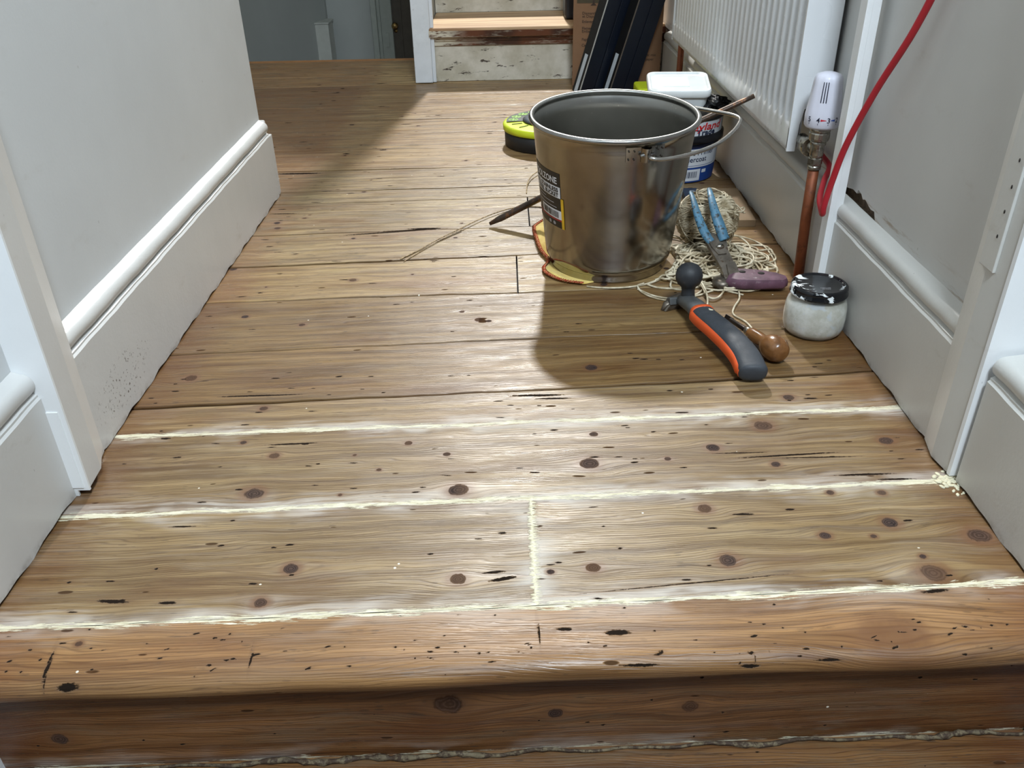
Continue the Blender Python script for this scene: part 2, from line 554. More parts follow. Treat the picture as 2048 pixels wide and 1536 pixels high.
# ------------------------------------------------------------------ floor: boards laid across the hall
KNOTS = [(-0.266, 0.765, 0.005), (-0.272, 0.698, 0.0089), (-0.058, 0.697, 0.0094), (-0.209, 0.585, 0.0065), (-0.053, 0.567, 0.0068), (-0.227, 0.543, 0.0057), (0.082, 0.738, 0.0092), (0.222, 0.763, 0.0067), (0.288, 0.804, 0.0092), (0.282, 0.73, 0.0048), (0.416, 0.769, 0.0067), (0.092, 0.794, 0.0046), (-0.074, 0.761, 0.0039), (-0.118, 0.784, 0.004), (0.168, 0.744, 0.0033), (0.191, 0.659, 0.0065), (0.072, 0.578, 0.006), (0.197, 0.584, 0.0079), (0.366, 0.632, 0.0073), (0.298, 0.615, 0.0048), (0.343, 0.613, 0.0029), (0.379, 0.562, 0.0108), (0.443, 0.611, 0.0096), (0.103, 0.945, 0.0071), (-0.414, 0.939, 0.0071), (0.335, 0.863, 0.0061), (-0.146, 0.735, 0.0027), (0.032, 0.574, 0.0032), (-0.181, 0.693, 0.0021), (0.324, 0.68, 0.0036), (0.376, 0.678, 0.0041), (-0.071, 1.116, 0.0037), (-0.301, 0.863, 0.0048), (-0.307, 0.792, 0.0034), (0.378, 0.584, 0.0032), (-0.176, 0.763, 0.0022)]
# gouges: x, y, half-length, half-width, turn (radians)
GOUGES = [(-0.152, 1.458, 0.030, 0.0035, 0.0), (-0.22, 1.443, 0.075, 0.0026, 0.13), (-0.185, 1.452, 0.05, 0.0016, 0.05),
          (0.227, 0.649, 0.011, 0.0014, 0.0), (-0.33, 0.893, 0.035, 0.0013, 0.03), (-0.012, 0.566, 0.012, 0.0022, 0.2), (-0.02, 0.575, 0.010, 0.0015, 0.1),
          (-0.36, 0.548, 0.014, 0.0022, -0.1), (-0.31, 0.545, 0.008, 0.0018, 0.0), (-0.33, 0.648, 0.012, 0.0011, 0.0), (-0.25, 0.787, 0.030, 0.0014, 0.04),
          (0.16, 0.556, 0.10, 0.0007, 0.10), (0.30, 0.746, 0.055, 0.0014, 0.06), (0.33, 0.741, 0.045, 0.001, 0.0), (0.25, 0.752, 0.03, 0.0009, 0.0), (0.37, 0.709, 0.03, 0.0016, 0.02), (0.40, 0.700, 0.02, 0.0013, 0.0),
          (-0.30, 0.893, 0.04, 0.0012, 0.03), (0.36, 0.860, 0.008, 0.0016, 0.0), (0.20, 0.835, 0.008, 0.0013, 0.0), (-0.40, 0.803, 0.006, 0.0018, 0.0),
          (-0.455, 1.806, 0.05, 0.005, 0.0), (-0.43, 1.553, 0.03, 0.002, 0.0),
          (0.03, 0.880, 0.03, 0.0022, 0.0), (0.05, 0.872, 0.02, 0.0016, 0.0), (-0.02, 1.006, 0.0, 0.001, 0.0)]
rg = random.Random(3)
for i in range(120):
    GOUGES.append((rg.uniform(-0.45, 0.45), rg.uniform(0.53, 1.0), rg.uniform(0.002, 0.006), rg.uniform(0.0007, 0.0014), rg.uniform(-0.1, 0.1)))
for i in range(60):
    GOUGES.append((rg.uniform(-0.45, 0.3), rg.uniform(1.0, 1.9), rg.uniform(0.003, 0.010), rg.uniform(0.001, 0.0018), rg.uniform(-0.1, 0.1)))
for i in range(45):
    GOUGES.append((rg.uniform(-1.0, 0.15), rg.uniform(1.9, 3.0), rg.uniform(0.006, 0.016), rg.uniform(0.002, 0.004), rg.uniform(-0.1, 0.1)))

# joints between boards as polylines x -> y, with their kind
LINES = [
    ('fill', [(-0.42, 0.519), (0.016, 0.532), (0.453, 0.549)]),
    ('fill', [(-0.444, 0.666), (0.021, 0.682), (0.448, 0.695)]),
    ('fill', [(-0.442, 0.809), (0.0, 0.821), (0.458, 0.836)]),
    ('open', [(-0.435, 0.870), (0.0, 0.891), (0.261, 0.907), (0.457, 0.922)]),
    ('fine', [(-0.446, 1.003), (0.053, 1.030), (0.304, 1.039)]),
    ('fine', [(-0.446, 1.163), (-0.256, 1.173), (0.015, 1.178), (0.3, 1.190)]),
    ('open', [(-0.459, 1.296), (0.068, 1.329)]),
    ('fine', [(-0.45, 1.440), (0.074, 1.462)]),
    ('fine', [(-0.478, 1.606), (0.047, 1.623)]),
    ('open', [(-0.468, 1.678), (0.066, 1.694)]),
    ('open', [(-0.506, 1.822), (0.054, 1.831)]),
    ('fine', [(-0.549, 1.979), (-0.29, 1.984)]),
    ('fine', [(-0.581, 2.112), (-0.204, 2.120)]),
    ('open', [(-0.643, 2.255), (0.042, 2.262)]),
    ('fine', [(-0.226, 2.402), (0.018, 2.398)]),
    ('fine', [(-0.753, 2.540), (0.0, 2.548)]),
    ('fine', [(-0.753, 2.677), (-0.278, 2.695)]),
    ('fine', [(-0.803, 2.828), (-0.625, 2.830)]),
    ('end', [(-0.872, 3.085), (-0.321, 3.087)]),
]


def poly_y(pts, x):
    xs = np.array([p[0] for p in pts])
    ys = np.array([p[1] for p in pts])
    y = np.interp(x, xs, ys)
    s0 = (ys[1] - ys[0]) / (xs[1] - xs[0])
    s1 = (ys[-1] - ys[-2]) / (xs[-1] - xs[-2])
    y = np.where(x < xs[0], ys[0] + s0 * (x - xs[0]), y)
    y = np.where(x > xs[-1], ys[-1] + s1 * (x - xs[-1]), y)
    return y


#        tint r,g,b per board from near to far, then seed, haze, wear
BOARDS = [
    ((0.631, 0.617, 0.569), 1.0, 1.0, 0.16),
    ((0.627, 0.604, 0.561), 2.0, 1.0, 0.16),
    ((0.725, 0.693, 0.622), 3.0, 1.0, 0.16),
    ((0.579, 0.498, 0.374), 4.0, 0.15, 0.35),
    ((0.592, 0.525, 0.412), 5.0, 0.15, 0.45),
    ((0.915, 0.882, 0.756), 6.0, 0.35, 0.45),
    ((0.880, 0.882, 0.810), 7.0, 0.3, 0.8),
    ((0.862, 0.873, 0.810), 8.0, 0.3, 0.9),
    ((0.845, 0.864, 0.828), 9.0, 0.3, 0.9),
    ((0.862, 0.873, 0.828), 10.0, 0.3, 0.9),
    ((0.99, 0.95, 0.86), 11.0, 0.35, 0.6),
    ((0.950, 0.896, 0.798), 12.0, 0.25, 0.8),
    ((0.950, 0.896, 0.798), 13.0, 0.2, 0.8),
    ((0.929, 0.874, 0.775), 14.0, 0.2, 0.8),
    ((0.929, 0.874, 0.775), 15.0, 0.2, 0.8),
    ((0.929, 0.862, 0.752), 16.0, 0.2, 0.7),
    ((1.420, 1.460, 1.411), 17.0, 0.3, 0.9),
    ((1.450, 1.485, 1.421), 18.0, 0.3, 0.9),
]
ENDJOINTS = {0: (0.017, 0.024, 'fill'), 5: (0.012, 0.018, 'open'), 7: (0.038, 0.038, 'open')}


class FloorBuilder:
    def __init__(s):
        s.V, s.Fc, s.A = [], [], {k: [] for k in ('gx', 'gy', 'seed', 'knot', 'gouge', 'fill', 'hazeamt', 'gapd', 'wear')}
        s.T = []
        s.n = 0

    def patch(s, P, F, att, tint):
        s.V.append(P)
        s.Fc.append(F + s.n)
        for k in s.A:
            s.A[k].append(np.broadcast_to(att[k], (len(P),)).astype(np.float32))
        s.T.append(np.tile(np.array(tint, dtype=np.float32), (len(P), 1)))
        s.n += len(P)

    def build(s, name, mats):
        V = np.concatenate(s.V).astype(np.float32)
        Fc = np.concatenate(s.Fc).astype(np.int32)
        me = bpy.data.meshes.new(name)
        me.vertices.add(len(V))
        me.vertices.foreach_set('co', V.ravel())
        me.loops.add(len(Fc) * 4)
        me.loops.foreach_set('vertex_index', Fc.ravel())
        me.polygons.add(len(Fc))
        me.polygons.foreach_set('loop_start', np.arange(0, len(Fc) * 4, 4, dtype=np.int32))
        me.polygons.foreach_set('loop_total', np.full(len(Fc), 4, dtype=np.int32))
        me.polygons.foreach_set('use_smooth', np.ones(len(Fc), dtype=bool))
        for k, a in s.A.items():
            at = me.attributes.new(k, 'FLOAT', 'POINT')
            at.data.foreach_set('value', np.concatenate(a))
        at = me.attributes.new('tint', 'FLOAT_COLOR', 'POINT')
        T = np.concatenate(s.T)
        T4 = np.ones((len(T), 4), dtype=np.float32)
        T4[:, :3] = T
        at.data.foreach_set('color', T4.ravel())
        for m in mats:
            me.materials.append(m)
        me.update(calc_edges=True)
        return link(name, me)


def grain_fields(X, Y, y0, knots, gouges, seed):
    """cross-grain coordinate bent round the knots, distance to knots and gouges"""
    gy = Y - y0
    kd = np.full(X.shape, 9.0)
    for kx, ky, r in knots:
        dx, dy = X - kx, Y - ky
        w = np.exp(-((dx / (r * 4.2)) ** 2 + (dy / (r * 2.2)) ** 2))
        gy = gy - dy * w * 0.85
        kd = np.minimum(kd, np.sqrt((dx / (r * 1.08)) ** 2 + (dy / (r * 0.95)) ** 2))
    gd = np.full(X.shape, 6.0)
    for x, y, a, b, th in gouges:
        if a <= 0:
            continue
        c, s_ = math.cos(th), math.sin(th)
        dx, dy = X - x, Y - y
        u, v = dx * c + dy * s_, -dx * s_ + dy * c
        gd = np.minimum(gd, np.sqrt((u / a) ** 2 + (v / b) ** 2))
    return gy, kd, gd


def quads(nx, ny):
    i, j = np.meshgrid(np.arange(nx - 1), np.arange(ny - 1))
    a = (j * nx + i).ravel()
    return np.stack([a, a + 1, a + nx + 1, a + nx], axis=1)


fb = FloorBuilder()
rs = random.Random(11)
for b in range(len(BOARDS)):
    tint, seed, haze, wear = BOARDS[b]
    k0, p0 = LINES[b]
    k1, p1 = LINES[b + 1]
    ymid = p0[0][1]
    xl, xr = (-0.475, 0.475) if ymid < 1.55 else (-1.45, 0.475)
    if ymid > 2.75:
        xr = -0.22
    segs = [(xl, xr)]
    ej = ENDJOINTS.get(b)
    if ej:
        segs = [(xl, ej[0]), (ej[0], xr)]
    elif b == 2:
        segs = [(xl, xr)]
    for si, (sx0, sx1) in enumerate(segs):
        step = 0.0025 if ymid < 1.0 else (0.004 if ymid < 1.7 else 0.008)
        nx = int((sx1 - sx0) / step) + 2
        width = 0.15
        dy = 0.0013 if ymid < 1.0 else (0.002 if ymid < 1.7 else 0.004)
        ny = int(width / dy)
        u = np.linspace(0, 1, nx)
        # rows: edge drop, then even rows
        v = np.concatenate([[0, 0.0, 0.008, 0.02], np.linspace(0.03, 0.97, ny), [0.98, 0.992, 1.0, 1.0]])
        U, W = np.meshgrid(u, v)
        ej_x = ej[0] if ej else None
        X = sx0 + (sx1 - sx0) * U
        if ej and ej[2] == 'open':
            if si == 0:
                X = np.where(U > 0.999, X - 0.0012, X)
            else:
                X = np.where(U < 0.001, X + 0.0012, X)
        ga = {'fill': 0.0, 'fine': 0.0008, 'open': 0.0021, 'end': 0.0}
        wig0 = 0.0006 * np.sin(X * 37 + b) + 0.0004 * np.sin(X * 91 + 2 * b)
        wig1 = 0.0006 * np.sin(X * 37 + b + 1) + 0.0004 * np.sin(X * 91 + 2 * (b + 1))
        Y0 = poly_y(p0, X) + wig0 + ga[k0] * (0.75 + 0.45 * np.sin(X * 9 + b * 1.7))
        Y1 = poly_y(p1, X) + wig1 - ga[k1] * (0.75 + 0.45 * np.sin(X * 9 + (b + 1) * 1.7))
        Y = Y0 + (Y1 - Y0) * W
        Z = np.zeros_like(X)
        # slightly eased board edges and a little cupping
        if k0 != 'fill':
            Z = np.where(W < 0.004, -0.0012, Z)
            Z = np.where((W >= 0.004) & (W < 0.012), -0.0003, Z)
        if k1 not in ('fill', 'end'):
            Z = np.where(W > 0.996, -0.0012, Z)
            Z = np.where((W <= 0.996) & (W > 0.988), -0.0003, Z)
        if k0 != 'fill':
            Z[0, :] = -0.018
            edge0 = True
        if k1 != 'fill':
            Z[-1, :] = -0.018
        kn = [k for k in KNOTS if Y0.min() - 0.02 < k[1] < Y1.max() + 0.02]
        # knots belong to one board only
        kn = [k for k in kn if float(poly_y(p0, np.array([k[0]]))[0]) - 0.003 <= k[1] <= float(poly_y(p1, np.array([k[0]]))[0]) + 0.003]
        if ymid >= 1.0:
            for q in range(5 if ymid < 2 else 8):
                kn.append((rs.uniform(sx0, sx1), rs.uniform(ymid + 0.03, ymid + 0.13), rs.uniform(0.002, 0.006)))
        go = [g for g in GOUGES if Y0.min() - 0.01 < g[1] < Y1.max() + 0.01]
        gy, kd, gd = grain_fields(X, Y, Y0, kn, go, seed)
        fill = np.full(X.shape, 0.3)
        if k0 == 'fill':
            fill = np.minimum(fill, Y - poly_y(p0, X))
        if k1 == 'fill':
            fill = np.minimum(fill, poly_y(p1, X) - Y)
        gapd = np.full(X.shape, 0.3)
        if k0 in ('open', 'fine'):
            gapd = np.minimum(gapd, (Y - Y0) * (1.0 if k0 == 'open' else 2.2))
        if k1 in ('open', 'fine'):
            gapd = np.minimum(gapd, (Y1 - Y) * (1.0 if k1 == 'open' else 2.2))
        if k0 in ('open', 'fine'):
            gapd[0, :] = -0.012
        if k1 in ('open', 'fine'):
            gapd[-1, :] = -0.012
        if ej:
            dxj = np.abs(X - ej_x)
            if ej[2] == 'fill':
                fill = np.minimum(fill, dxj * 0.8)
            else:
                gapd = np.where(gapd >= 0, np.minimum(gapd, dxj), gapd)
        P = np.stack([X, Y, Z], axis=2).reshape(-1, 3)
        sd = seed + si * 0.37
        fb.patch(P, quads(nx, len(v)), dict(gx=(X + sd * 3.1).ravel(), gy=(gy + sd * 1.7).ravel(), seed=np.float32(sd), knot=kd.ravel(), gouge=gd.ravel(),
                                            fill=fill.ravel(), hazeamt=np.float32(haze), gapd=gapd.ravel(), wear=np.float32(wear)), tint)

# the rounded nosing board at the edge of the landing
NG = [(-0.363, 0.458, 0.0085, 0.0034, 0.1), (-0.385, 0.475, 0.0016, 0.020, 0.15), (-0.22, 0.482, 0.0012, 0.012, 0.1), (0.018, 0.503, 0.0012, 0.014, 0.05), (0.085, 0.500, 0.010, 0.003, 0.0),
      (0.04, 0.505, 0.006, 0.0018, 0.0), (0.37, 0.540, 0.012, 0.002, 0.1), (0.255, 0.470, 0.012, 0.0012, 0.0), (0.10, 0.468, 0.016, 0.0013, 0.0), (0.19, 0.466, 0.008, 0.0016, 0.0), (0.195, 0.470, 0.0008, 0.006, 0.0)]
for i in range(95):
    NG.append((rg.uniform(-0.46, 0.46), 0.462 + abs(rg.gauss(0.022, 0.016)), rg.uniform(0.0010, 0.0036), rg.uniform(0.0006, 0.0014), rg.uniform(-0.4, 0.5)))
for i in range(26):
    NG.append((rg.uniform(-0.46, 0.46), rg.uniform(0.50, 0.545), rg.uniform(0.001, 0.002), rg.uniform(0.0007, 0.0012), 0))
nx = 380
prof = [(0.0, 0.0)]
TH = 0.026
for i in range(0, 26):
    prof.append((0.0, 0.0))
# arc length parametrised profile: flat top, quarter-round front, underside back to the riser
prof = []
nf = 44
for i in range(nf):
    prof.append((1 - i / nf, 0.0, None))
arc = [(-math.sin(a) * 0.016, -(1 - math.cos(a)) * TH / 2) for a in np.linspace(0, PI, 26)]
for a in arc:
    prof.append((0.0, a[1], a[0]))
prof.append((0.0, -TH, 0.020))
X1 = np.linspace(-0.475, 0.475, nx)
rows = []
yback = poly_y(LINES[0][1], X1)
yfront = 0.479 + 0.022 * X1 + 0.0012 * np.sin(X1 * 13) + 0.0008 * np.sin(X1 * 31 + 1)
s_acc = 0
Ys, Zs, Ss = [], [], []
prevY = prevZ = None
for (t_, z_, off) in prof:
    y_ = yfront + (yback - yfront) * t_ + (off if off is not None else 0.0)
    if prevY is not None:
        s_acc = s_acc + np.sqrt((y_ - prevY) ** 2 + (z_ - prevZ) ** 2)
    else:
        s_acc = np.zeros(nx)
    Ys.append(y_)
    Zs.append(np.full(nx, z_))
    Ss.append(yback - s_acc)
    prevY, prevZ = y_, np.full(nx, z_)
Y = np.array(Ys)[::-1]
Z = np.array(Zs)[::-1]
S = np.array(Ss)[::-1]       # unrolled position, used for the grain and the marks
X = np.tile(X1, (len(Y), 1))
nose_k = [(0.315, 0.492, 0.016), (-0.37, 0.50, 0.003)]
gy, kd, gd = grain_fields(X, S, 0.4, nose_k, NG, 0)
kd = np.where(np.hypot(X - 0.315, S - 0.492) < 0.06, np.maximum(kd, 1.35), kd)
fill = yback[None, :] - S
P = np.stack([X, Y, Z], axis=2).reshape(-1, 3)
fb.patch(P, quads(nx, len(Y)), dict(gx=(X + 41.0).ravel(), gy=gy.ravel() + 21.0, seed=np.float32(21), knot=kd.ravel(), gouge=gd.ravel(), fill=fill.ravel(),
                                    hazeamt=np.float32(0.45), gapd=np.float32(0.3), wear=np.float32(0.15)), (0.74, 0.58, 0.46))
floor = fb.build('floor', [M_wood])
struct(floor)

# riser below the nosing and the next tread down
fb = FloorBuilder()
ny = 60
U, W = np.meshgrid(np.linspace(0, 1, 300), np.linspace(0, 1, ny))
X = -0.475 + 0.95 * U
zlo = -0.128
Z = zlo + (-0.018 - zlo) * W
Y = 0.482 + 0.022 * X
RK = [(-0.40, -0.088, 0.007), (-0.06, -0.062, 0.012), (0.032, -0.080, 0.006), (0.15, -0.078, 0.008)]
RG = [(0.30, -0.055, 0.03, 0.006, 0.6)] + [(rg.uniform(-0.46, 0.46), rg.uniform(-0.12, -0.03), rg.uniform(0.001, 0.003), rg.uniform(0.0007, 0.0016), 0) for i in range(26)]
gy, kd, gd = grain_fields(X, Z, 0.0, RK, RG[1:], 0)
P = np.stack([X, Y, Z], axis=2).reshape(-1, 3)
fb.patch(P, quads(300, ny), dict(gx=(X + 77).ravel(), gy=gy.ravel() + 31.0, seed=np.float32(31), knot=kd.ravel(), gouge=gd.ravel(), fill=(Z - zlo + 0.002).ravel(),
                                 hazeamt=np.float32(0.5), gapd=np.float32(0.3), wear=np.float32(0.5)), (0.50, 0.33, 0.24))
ztr = -0.128
Y1_ = np.linspace(0.25, 0.5, 60)
X1 = np.linspace(-0.475, 0.475, 240)
X, Y = np.meshgrid(X1, Y1_)
gy, kd, gd = grain_fields(X, Y, 0.0, [], [(rg.uniform(-0.46, 0.46), rg.uniform(0.4, 0.49), rg.uniform(0.001, 0.004), rg.uniform(0.001, 0.002), 0) for i in range(30)], 0)
P = np.stack([X, Y, np.full_like(X, ztr)], axis=2).reshape(-1, 3)
fb.patch(P, quads(240, 60), dict(gx=(X + 97).ravel(), gy=gy.ravel() + 41.0, seed=np.float32(41), knot=kd.ravel(), gouge=gd.ravel(), fill=np.float32(0.3),
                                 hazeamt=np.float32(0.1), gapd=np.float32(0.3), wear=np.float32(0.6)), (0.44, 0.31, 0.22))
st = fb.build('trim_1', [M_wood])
struct(st)
# subfloor seen as darkness in the open joints
mb = MB()
mb.box((-0.48, 0.5, -0.05), (0.48, 1.66, -0.017))
mb.box((-1.5, 1.62, -0.05), (0.48, 3.07, -0.017))
struct(mb.build('trim_2', M_dark_gap))
# old putty bead along the foot of the riser
mb = MB()
pts = [(x, 0.478 + 0.022 * x + 0.0015 * math.sin(x * 80) - 0.001 * rng.random(), -0.126 + 0.001 * math.sin(x * 51)) for x in np.linspace(-0.47, 0.47, 160)]
mb.tube(pts, [0.0014 + 0.0022 * max(0, math.sin(i * 0.13 + 2 * math.sin(i * .05))) * rng.random() for i in range(160)], 6)
M_putty = simple('old_putty', srgb(104, 92, 70), 0.8, var=0.25, scale=60, c2=srgb(58, 42, 28), lo=0.42, hi=0.56, bump=0.5, bscale=300)
struct(mb.build('trim_3', M_putty))
# landing edge nosing at the far side
M_nose = simple('varnished_nosing', srgb(176, 122, 70), 0.45, var=0.15, scale=20)
mb = MB()
mb.box((-1.45, 3.085, -0.03), (-0.22, 3.125, 0.0), bev=0.004)
struct(mb.build('trim_4', M_nose))

# ------------------------------------------------------------------ walls and skirting
TOP = 2.45


def skirt_profile(face, wall, h=0.152, flat=0.121, z0=0.0025):
    """x,z outline of a torus skirting board standing in front of a wall (face < wall in |x|)"""
    p = [(wall, z0), (face, z0), (face, flat), (face + 0.0022, flat + 0.0022), (face + 0.0022, flat + 0.0045)]
    c = ((face + wall) / 2 + 0.001, flat + 0.016)
    for a in np.linspace(-60, 90, 9):
        p.append((face + 0.0012 + 0.011 * (1 - math.cos(R_(a))), flat + 0.0165 + 0.0115 * math.sin(R_(a))))
    p += [(wall - 0.004, h - 0.001), (wall, h)]
    return p


def skirting(name, side, face, wall, y0, y1, mat, flat_from=None, wig=0.0):
    mb = MB()
    pr = skirt_profile(face, wall)
    n = max(2, int((y1 - y0) / 0.01))
    v = []
    for i in range(n + 1):
        y = y0 + (y1 - y0) * i / n
        for j, (x, z) in enumerate(pr):
            k = 0.00022 * math.sin(y * 47 + j * 0.3) + 0.00012 * math.sin(y * 131 + j * 0.3)
            zz = z + (0.0015 * math.sin(y * 60) + 0.001 * math.sin(y * 133) if z < 0.01 else k)
            if flat_from and y < flat_from and z > 0.12:
                x2 = face + 0.0005 + (0.0 if z < 0.15 else 0.001)
                x = x2 if j < len(pr) - 1 else x
            v.append((side * (x + (k if 0.01 < z < 0.15 else 0)), y, zz))
    m = len(pr)
    f = []
    for i in range(n):
        for j in range(m):
            a, b_ = i * m + j, i * m + (j + 1) % m
            f.append((a, b_, b_ + m, a + m) if side < 0 else (a, a + m, b_ + m, b_))
    f.append(list(range(m)))
    f.append([n * m + j for j in range(m)][::-1])
    mb.add(v, f, True)
    o = mb.build(name, mat, autosmooth=35)
    return struct(o)


# left wall: hall side, its end turns away from the camera
mb = MB()
mb.box((-0.66, 0.74, 0.0), (-0.476, 1.662, TOP), bev=0.004)
struct(mb.build('wall_left', M_wall_l))
mb = MB()
mb.box((-0.62, 0.0, -0.6), (-0.477, 0.6995, TOP))
struct(mb.build('wall_left.001', M_wall_l))
skirting('baseboard_left', -1, 0.4595, 0.478, 0.775, 1.655, M_skirt_l)
skirting('baseboard_left.001', -1, 0.4575, 0.479, 0.44, 0.6993, M_skirt_l)
# skirting return round the wall end
mb = MB()
mb.box((-0.66, 1.655, 0.0025), (-0.4595, 1.672, 0.121), bev=0.002)
mb.box((-0.66, 1.655, 0.121), (-0.466, 1.666, 0.15), bev=0.005)
struct(mb.build('baseboard_left.002', M_skirt_l))
# left door lining with its cut-off foot
mb = MB()
mb.prism([(-0.50, 0.702), (-0.4415, 0.702), (-0.4435, 0.735), (-0.4595, 0.778), (-0.50, 0.778)], 0.010, TOP)
mb.prism([(-0.492, 0.716), (-0.449, 0.716), (-0.4595, 0.778), (-0.492, 0.778)], 0.002, 0.010)
struct(mb.build('trim_left', M_skirt_l))
mb = MB()
mb.prism([(-0.492, 0.6995), (-0.4410, 0.6995), (-0.4410, 0.7022), (-0.492, 0.7022)], 0.008, TOP)
mb.prism([(-0.470, 0.6998), (-0.454, 0.6998), (-0.454, 0.7022), (-0.470, 0.7022)], 0.0005, 0.010)
mb.prism([(-0.470, 0.6982), (-0.4462, 0.6982), (-0.4462, 0.6996), (-0.470, 0.6996)], 0.012, 0.105)
struct(mb.build('trim_left.001', M_white))

# right wall with a broken patch of plaster above the skirting
mb = MB()
WX = 0.478
outline = [(-0.3, -0.6), (0.76, -0.6)]
top = [(0.70, 0.150), (1.046, 0.150), (1.052, 0.156), (1.056, 0.162), (1.068, 0.1605), (1.078, 0.163), (1.09, 0.1665), (1.098, 0.164), (1.106, 0.169), (1.118, 0.171), (1.121, 0.165), (1.135, 0.166), (1.15, 0.163), (1.175, 0.159), (1.19, 0.150)]
wall_poly = top + [(2.95, 0.150), (2.95, TOP), (0.70, TOP)]
v = [(WX, y, z) for y, z in wall_poly] + [(WX + 0.12, y, z) for y, z in wall_poly]
n = len(wall_poly)
mb.add(v, [list(range(n)), list(range(n, 2 * n))[::-1]] + [(i, n + i, n + (i + 1) % n, (i + 1) % n) for i in range(n)])
struct(mb.build('wall_right', M_wall_r))
mb = MB()
mb.box((WX + 0.012, 1.0, 0.10), (WX + 0.03, 1.24, 0.2))
mb.box((WX + 0.001, 0.74, 0.0), (WX + 0.1, 2.95, 0.147))
struct(mb.build('wall_right.001', M_plaster))
mb = MB()
mb.box((0.492, 0.0, -0.6), (0.62, 0.700, TOP))
struct(mb.build('wall_right.002', M_wall_r))
skirting('baseboard_right', 1, 0.458, 0.4785, 0.765, 2.60, M_skirt_r)
skirting('baseboard_right.001', 1, 0.4585, 0.493, 0.44, 0.694, M_skirt_r)
# right door lining
mb = MB()
mb.prism([(0.4545, 0.706), (0.4575, 0.7045), (0.50, 0.7045), (0.50, 0.768), (0.4575, 0.768), (0.4505, 0.735)], 0.003, TOP)
struct(mb.build('trim_right', M_skirt_r))
mb = MB()
mb.prism([(0.4540, 0.6998), (0.4535, 0.7048), (0.51, 0.7048), (0.51, 0.6995)], 0.003, TOP)
struct(mb.build('trim_right.001', M_white))
# raised metal corner bead with punched holes, painted over
mb = MB()
mb.box((0.4493, 0.722, 0.222), (0.4525, 0.748, TOP), bev=0.0012)
mb2 = MB()
for z in (0.2555, 0.279, 0.302, 0.326, 0.35):
    mb2.lathe([(0, 0.0), (0.0011, 0.0), (0.0011, 0.0006), (0, 0.0006)], 10, xf=xform((0.4489, 0.7305, z), (0, PI / 2, 0), (1.7, 1, 1)))
cb = mb.build('trim_right.002', M_skirt_r)
struct(cb)
mb2.build('hole', M_dark_gap, cb)
# thin upright white batten beside the radiator
mb = MB()
mb.box((0.4475, 1.128, 0.003), (0.4555, 1.150, TOP), bev=0.0008)
mb.box((0.4555, 1.1285, 0.003), (0.4655, 1.150, TOP))
struct(mb.build('trim_right.003', M_white))
# stair string boards below the landing edge
mb = MB()
mb.box((-0.49, 0.0, -0.6), (-0.4585, 0.482, -0.005))
mb.box((0.4595, 0.0, -0.6), (0.493, 0.49, -0.005))
struct(mb.build('trim_5', M_white))
# filler crumbs at the foot of the right lining
M_filler = simple('cream_filler', srgb(204, 196, 168), 0.8, var=0.1, scale=80, bump=0.5, bscale=400)
mb = MB()
for i in range(60):
    x, y = 0.452 + rng.gauss(0, 0.006), 0.694 + rng.gauss(0, 0.008)
    r = rng.uniform(0.0008, 0.003)
    mb.lathe([(0, -0.0005), (r, 0.0), (r * 0.8, r * 0.6), (0, r * 0.8)], 7, xf=xform((min(x, 0.462), y, 0.0), (0, 0, rng.random() * 3), (1.6, 1, 0.7)))
tag(mb.build('filler_crumbs', M_filler), 'crumbs of cream filler heaped at the foot of the right door lining', 'filler', kind='stuff')

# lower hall beyond the landing edge
mb = MB()
mb.prism([(-1.45, 3.14), (-1.35, 3.14), (-0.935, 4.8), (-0.935, 4.9), (-1.45, 4.9)], -1.6, TOP)
struct(mb.build('wall_far', M_lowerwall))
mb = MB()
mb.box((-0.935, 4.84, -1.6), (-0.70, 4.95, TOP))
mb.box((-0.45, 4.84, -1.6), (0.6, 4.95, TOP))
struct(mb.build('wall_far.001', M_lowerwall))
mb = MB()
mb.box((-1.6, 1.6, -0.6), (-1.45, 4.9, TOP))
struct(mb.build('wall_left.002', M_lowerwall))
mb = MB()
mb.box((-1.45, 3.13, -1.65), (0.6, 4.95, -1.6))
struct(mb.build('floor.001', M_nose))
mb = MB()
mb.box((-0.992, 4.66, -1.6), (-0.902, 4.79, -0.098), bev=0.004)
mb.box((-0.992, 4.655, -0.098), (-0.898, 4.80, -0.09), bev=0.003)
struct(mb.build('trim_6', simple('boxed_post_paint', srgb(188, 190, 182), 0.55, var=0.05)))
M_door = simple('dark_door_paint', srgb(96, 90, 80), 0.5, var=0.08)
mb = MB()
mb.box((-0.595, 4.86, -1.6), (-0.40, 4.90, 0.6))
mb.box((-0.555, 4.852, -1.6), (-0.548, 4.862, 0.6))
dr = mb.build('door_1', M_door)
struct(dr)
mb = MB()
mb.lathe([(0, 0), (0.006, 0.0), (0.007, 0.012), (0.016, 0.02), (0.018, 0.032), (0.011, 0.042), (0, 0.043)], 20, xf=xform((-0.582, 4.86, -0.138), (PI / 2, 0, 0)))
mb.lathe([(0, 0), (0.010, 0.0), (0.010, 0.003), (0, 0.003)], 20, xf=xform((-0.582, 4.86, -0.165), (PI / 2, 0, 0)))
mb.build('door_handle', simple('brass', srgb(170, 140, 90), 0.3, 1.0), dr)
mb = MB()
mb.box((-0.70, 4.80, -1.6), (-0.672, 4.88, 0.7), bev=0.003)
mb.box((-0.672, 4.82, -1.6), (-0.655, 4.88, 0.7), bev=0.003)
mb.box((-0.655, 4.83, -1.6), (-0.595, 4.87, 0.7), bev=0.002)
mb.box((-0.633, 4.822, -0.24), (-0.618, 4.832, -0.17))
struct(mb.build('door_1.001', simple('door_frame_paint', srgb(168, 174, 166), 0.5, var=0.05)))
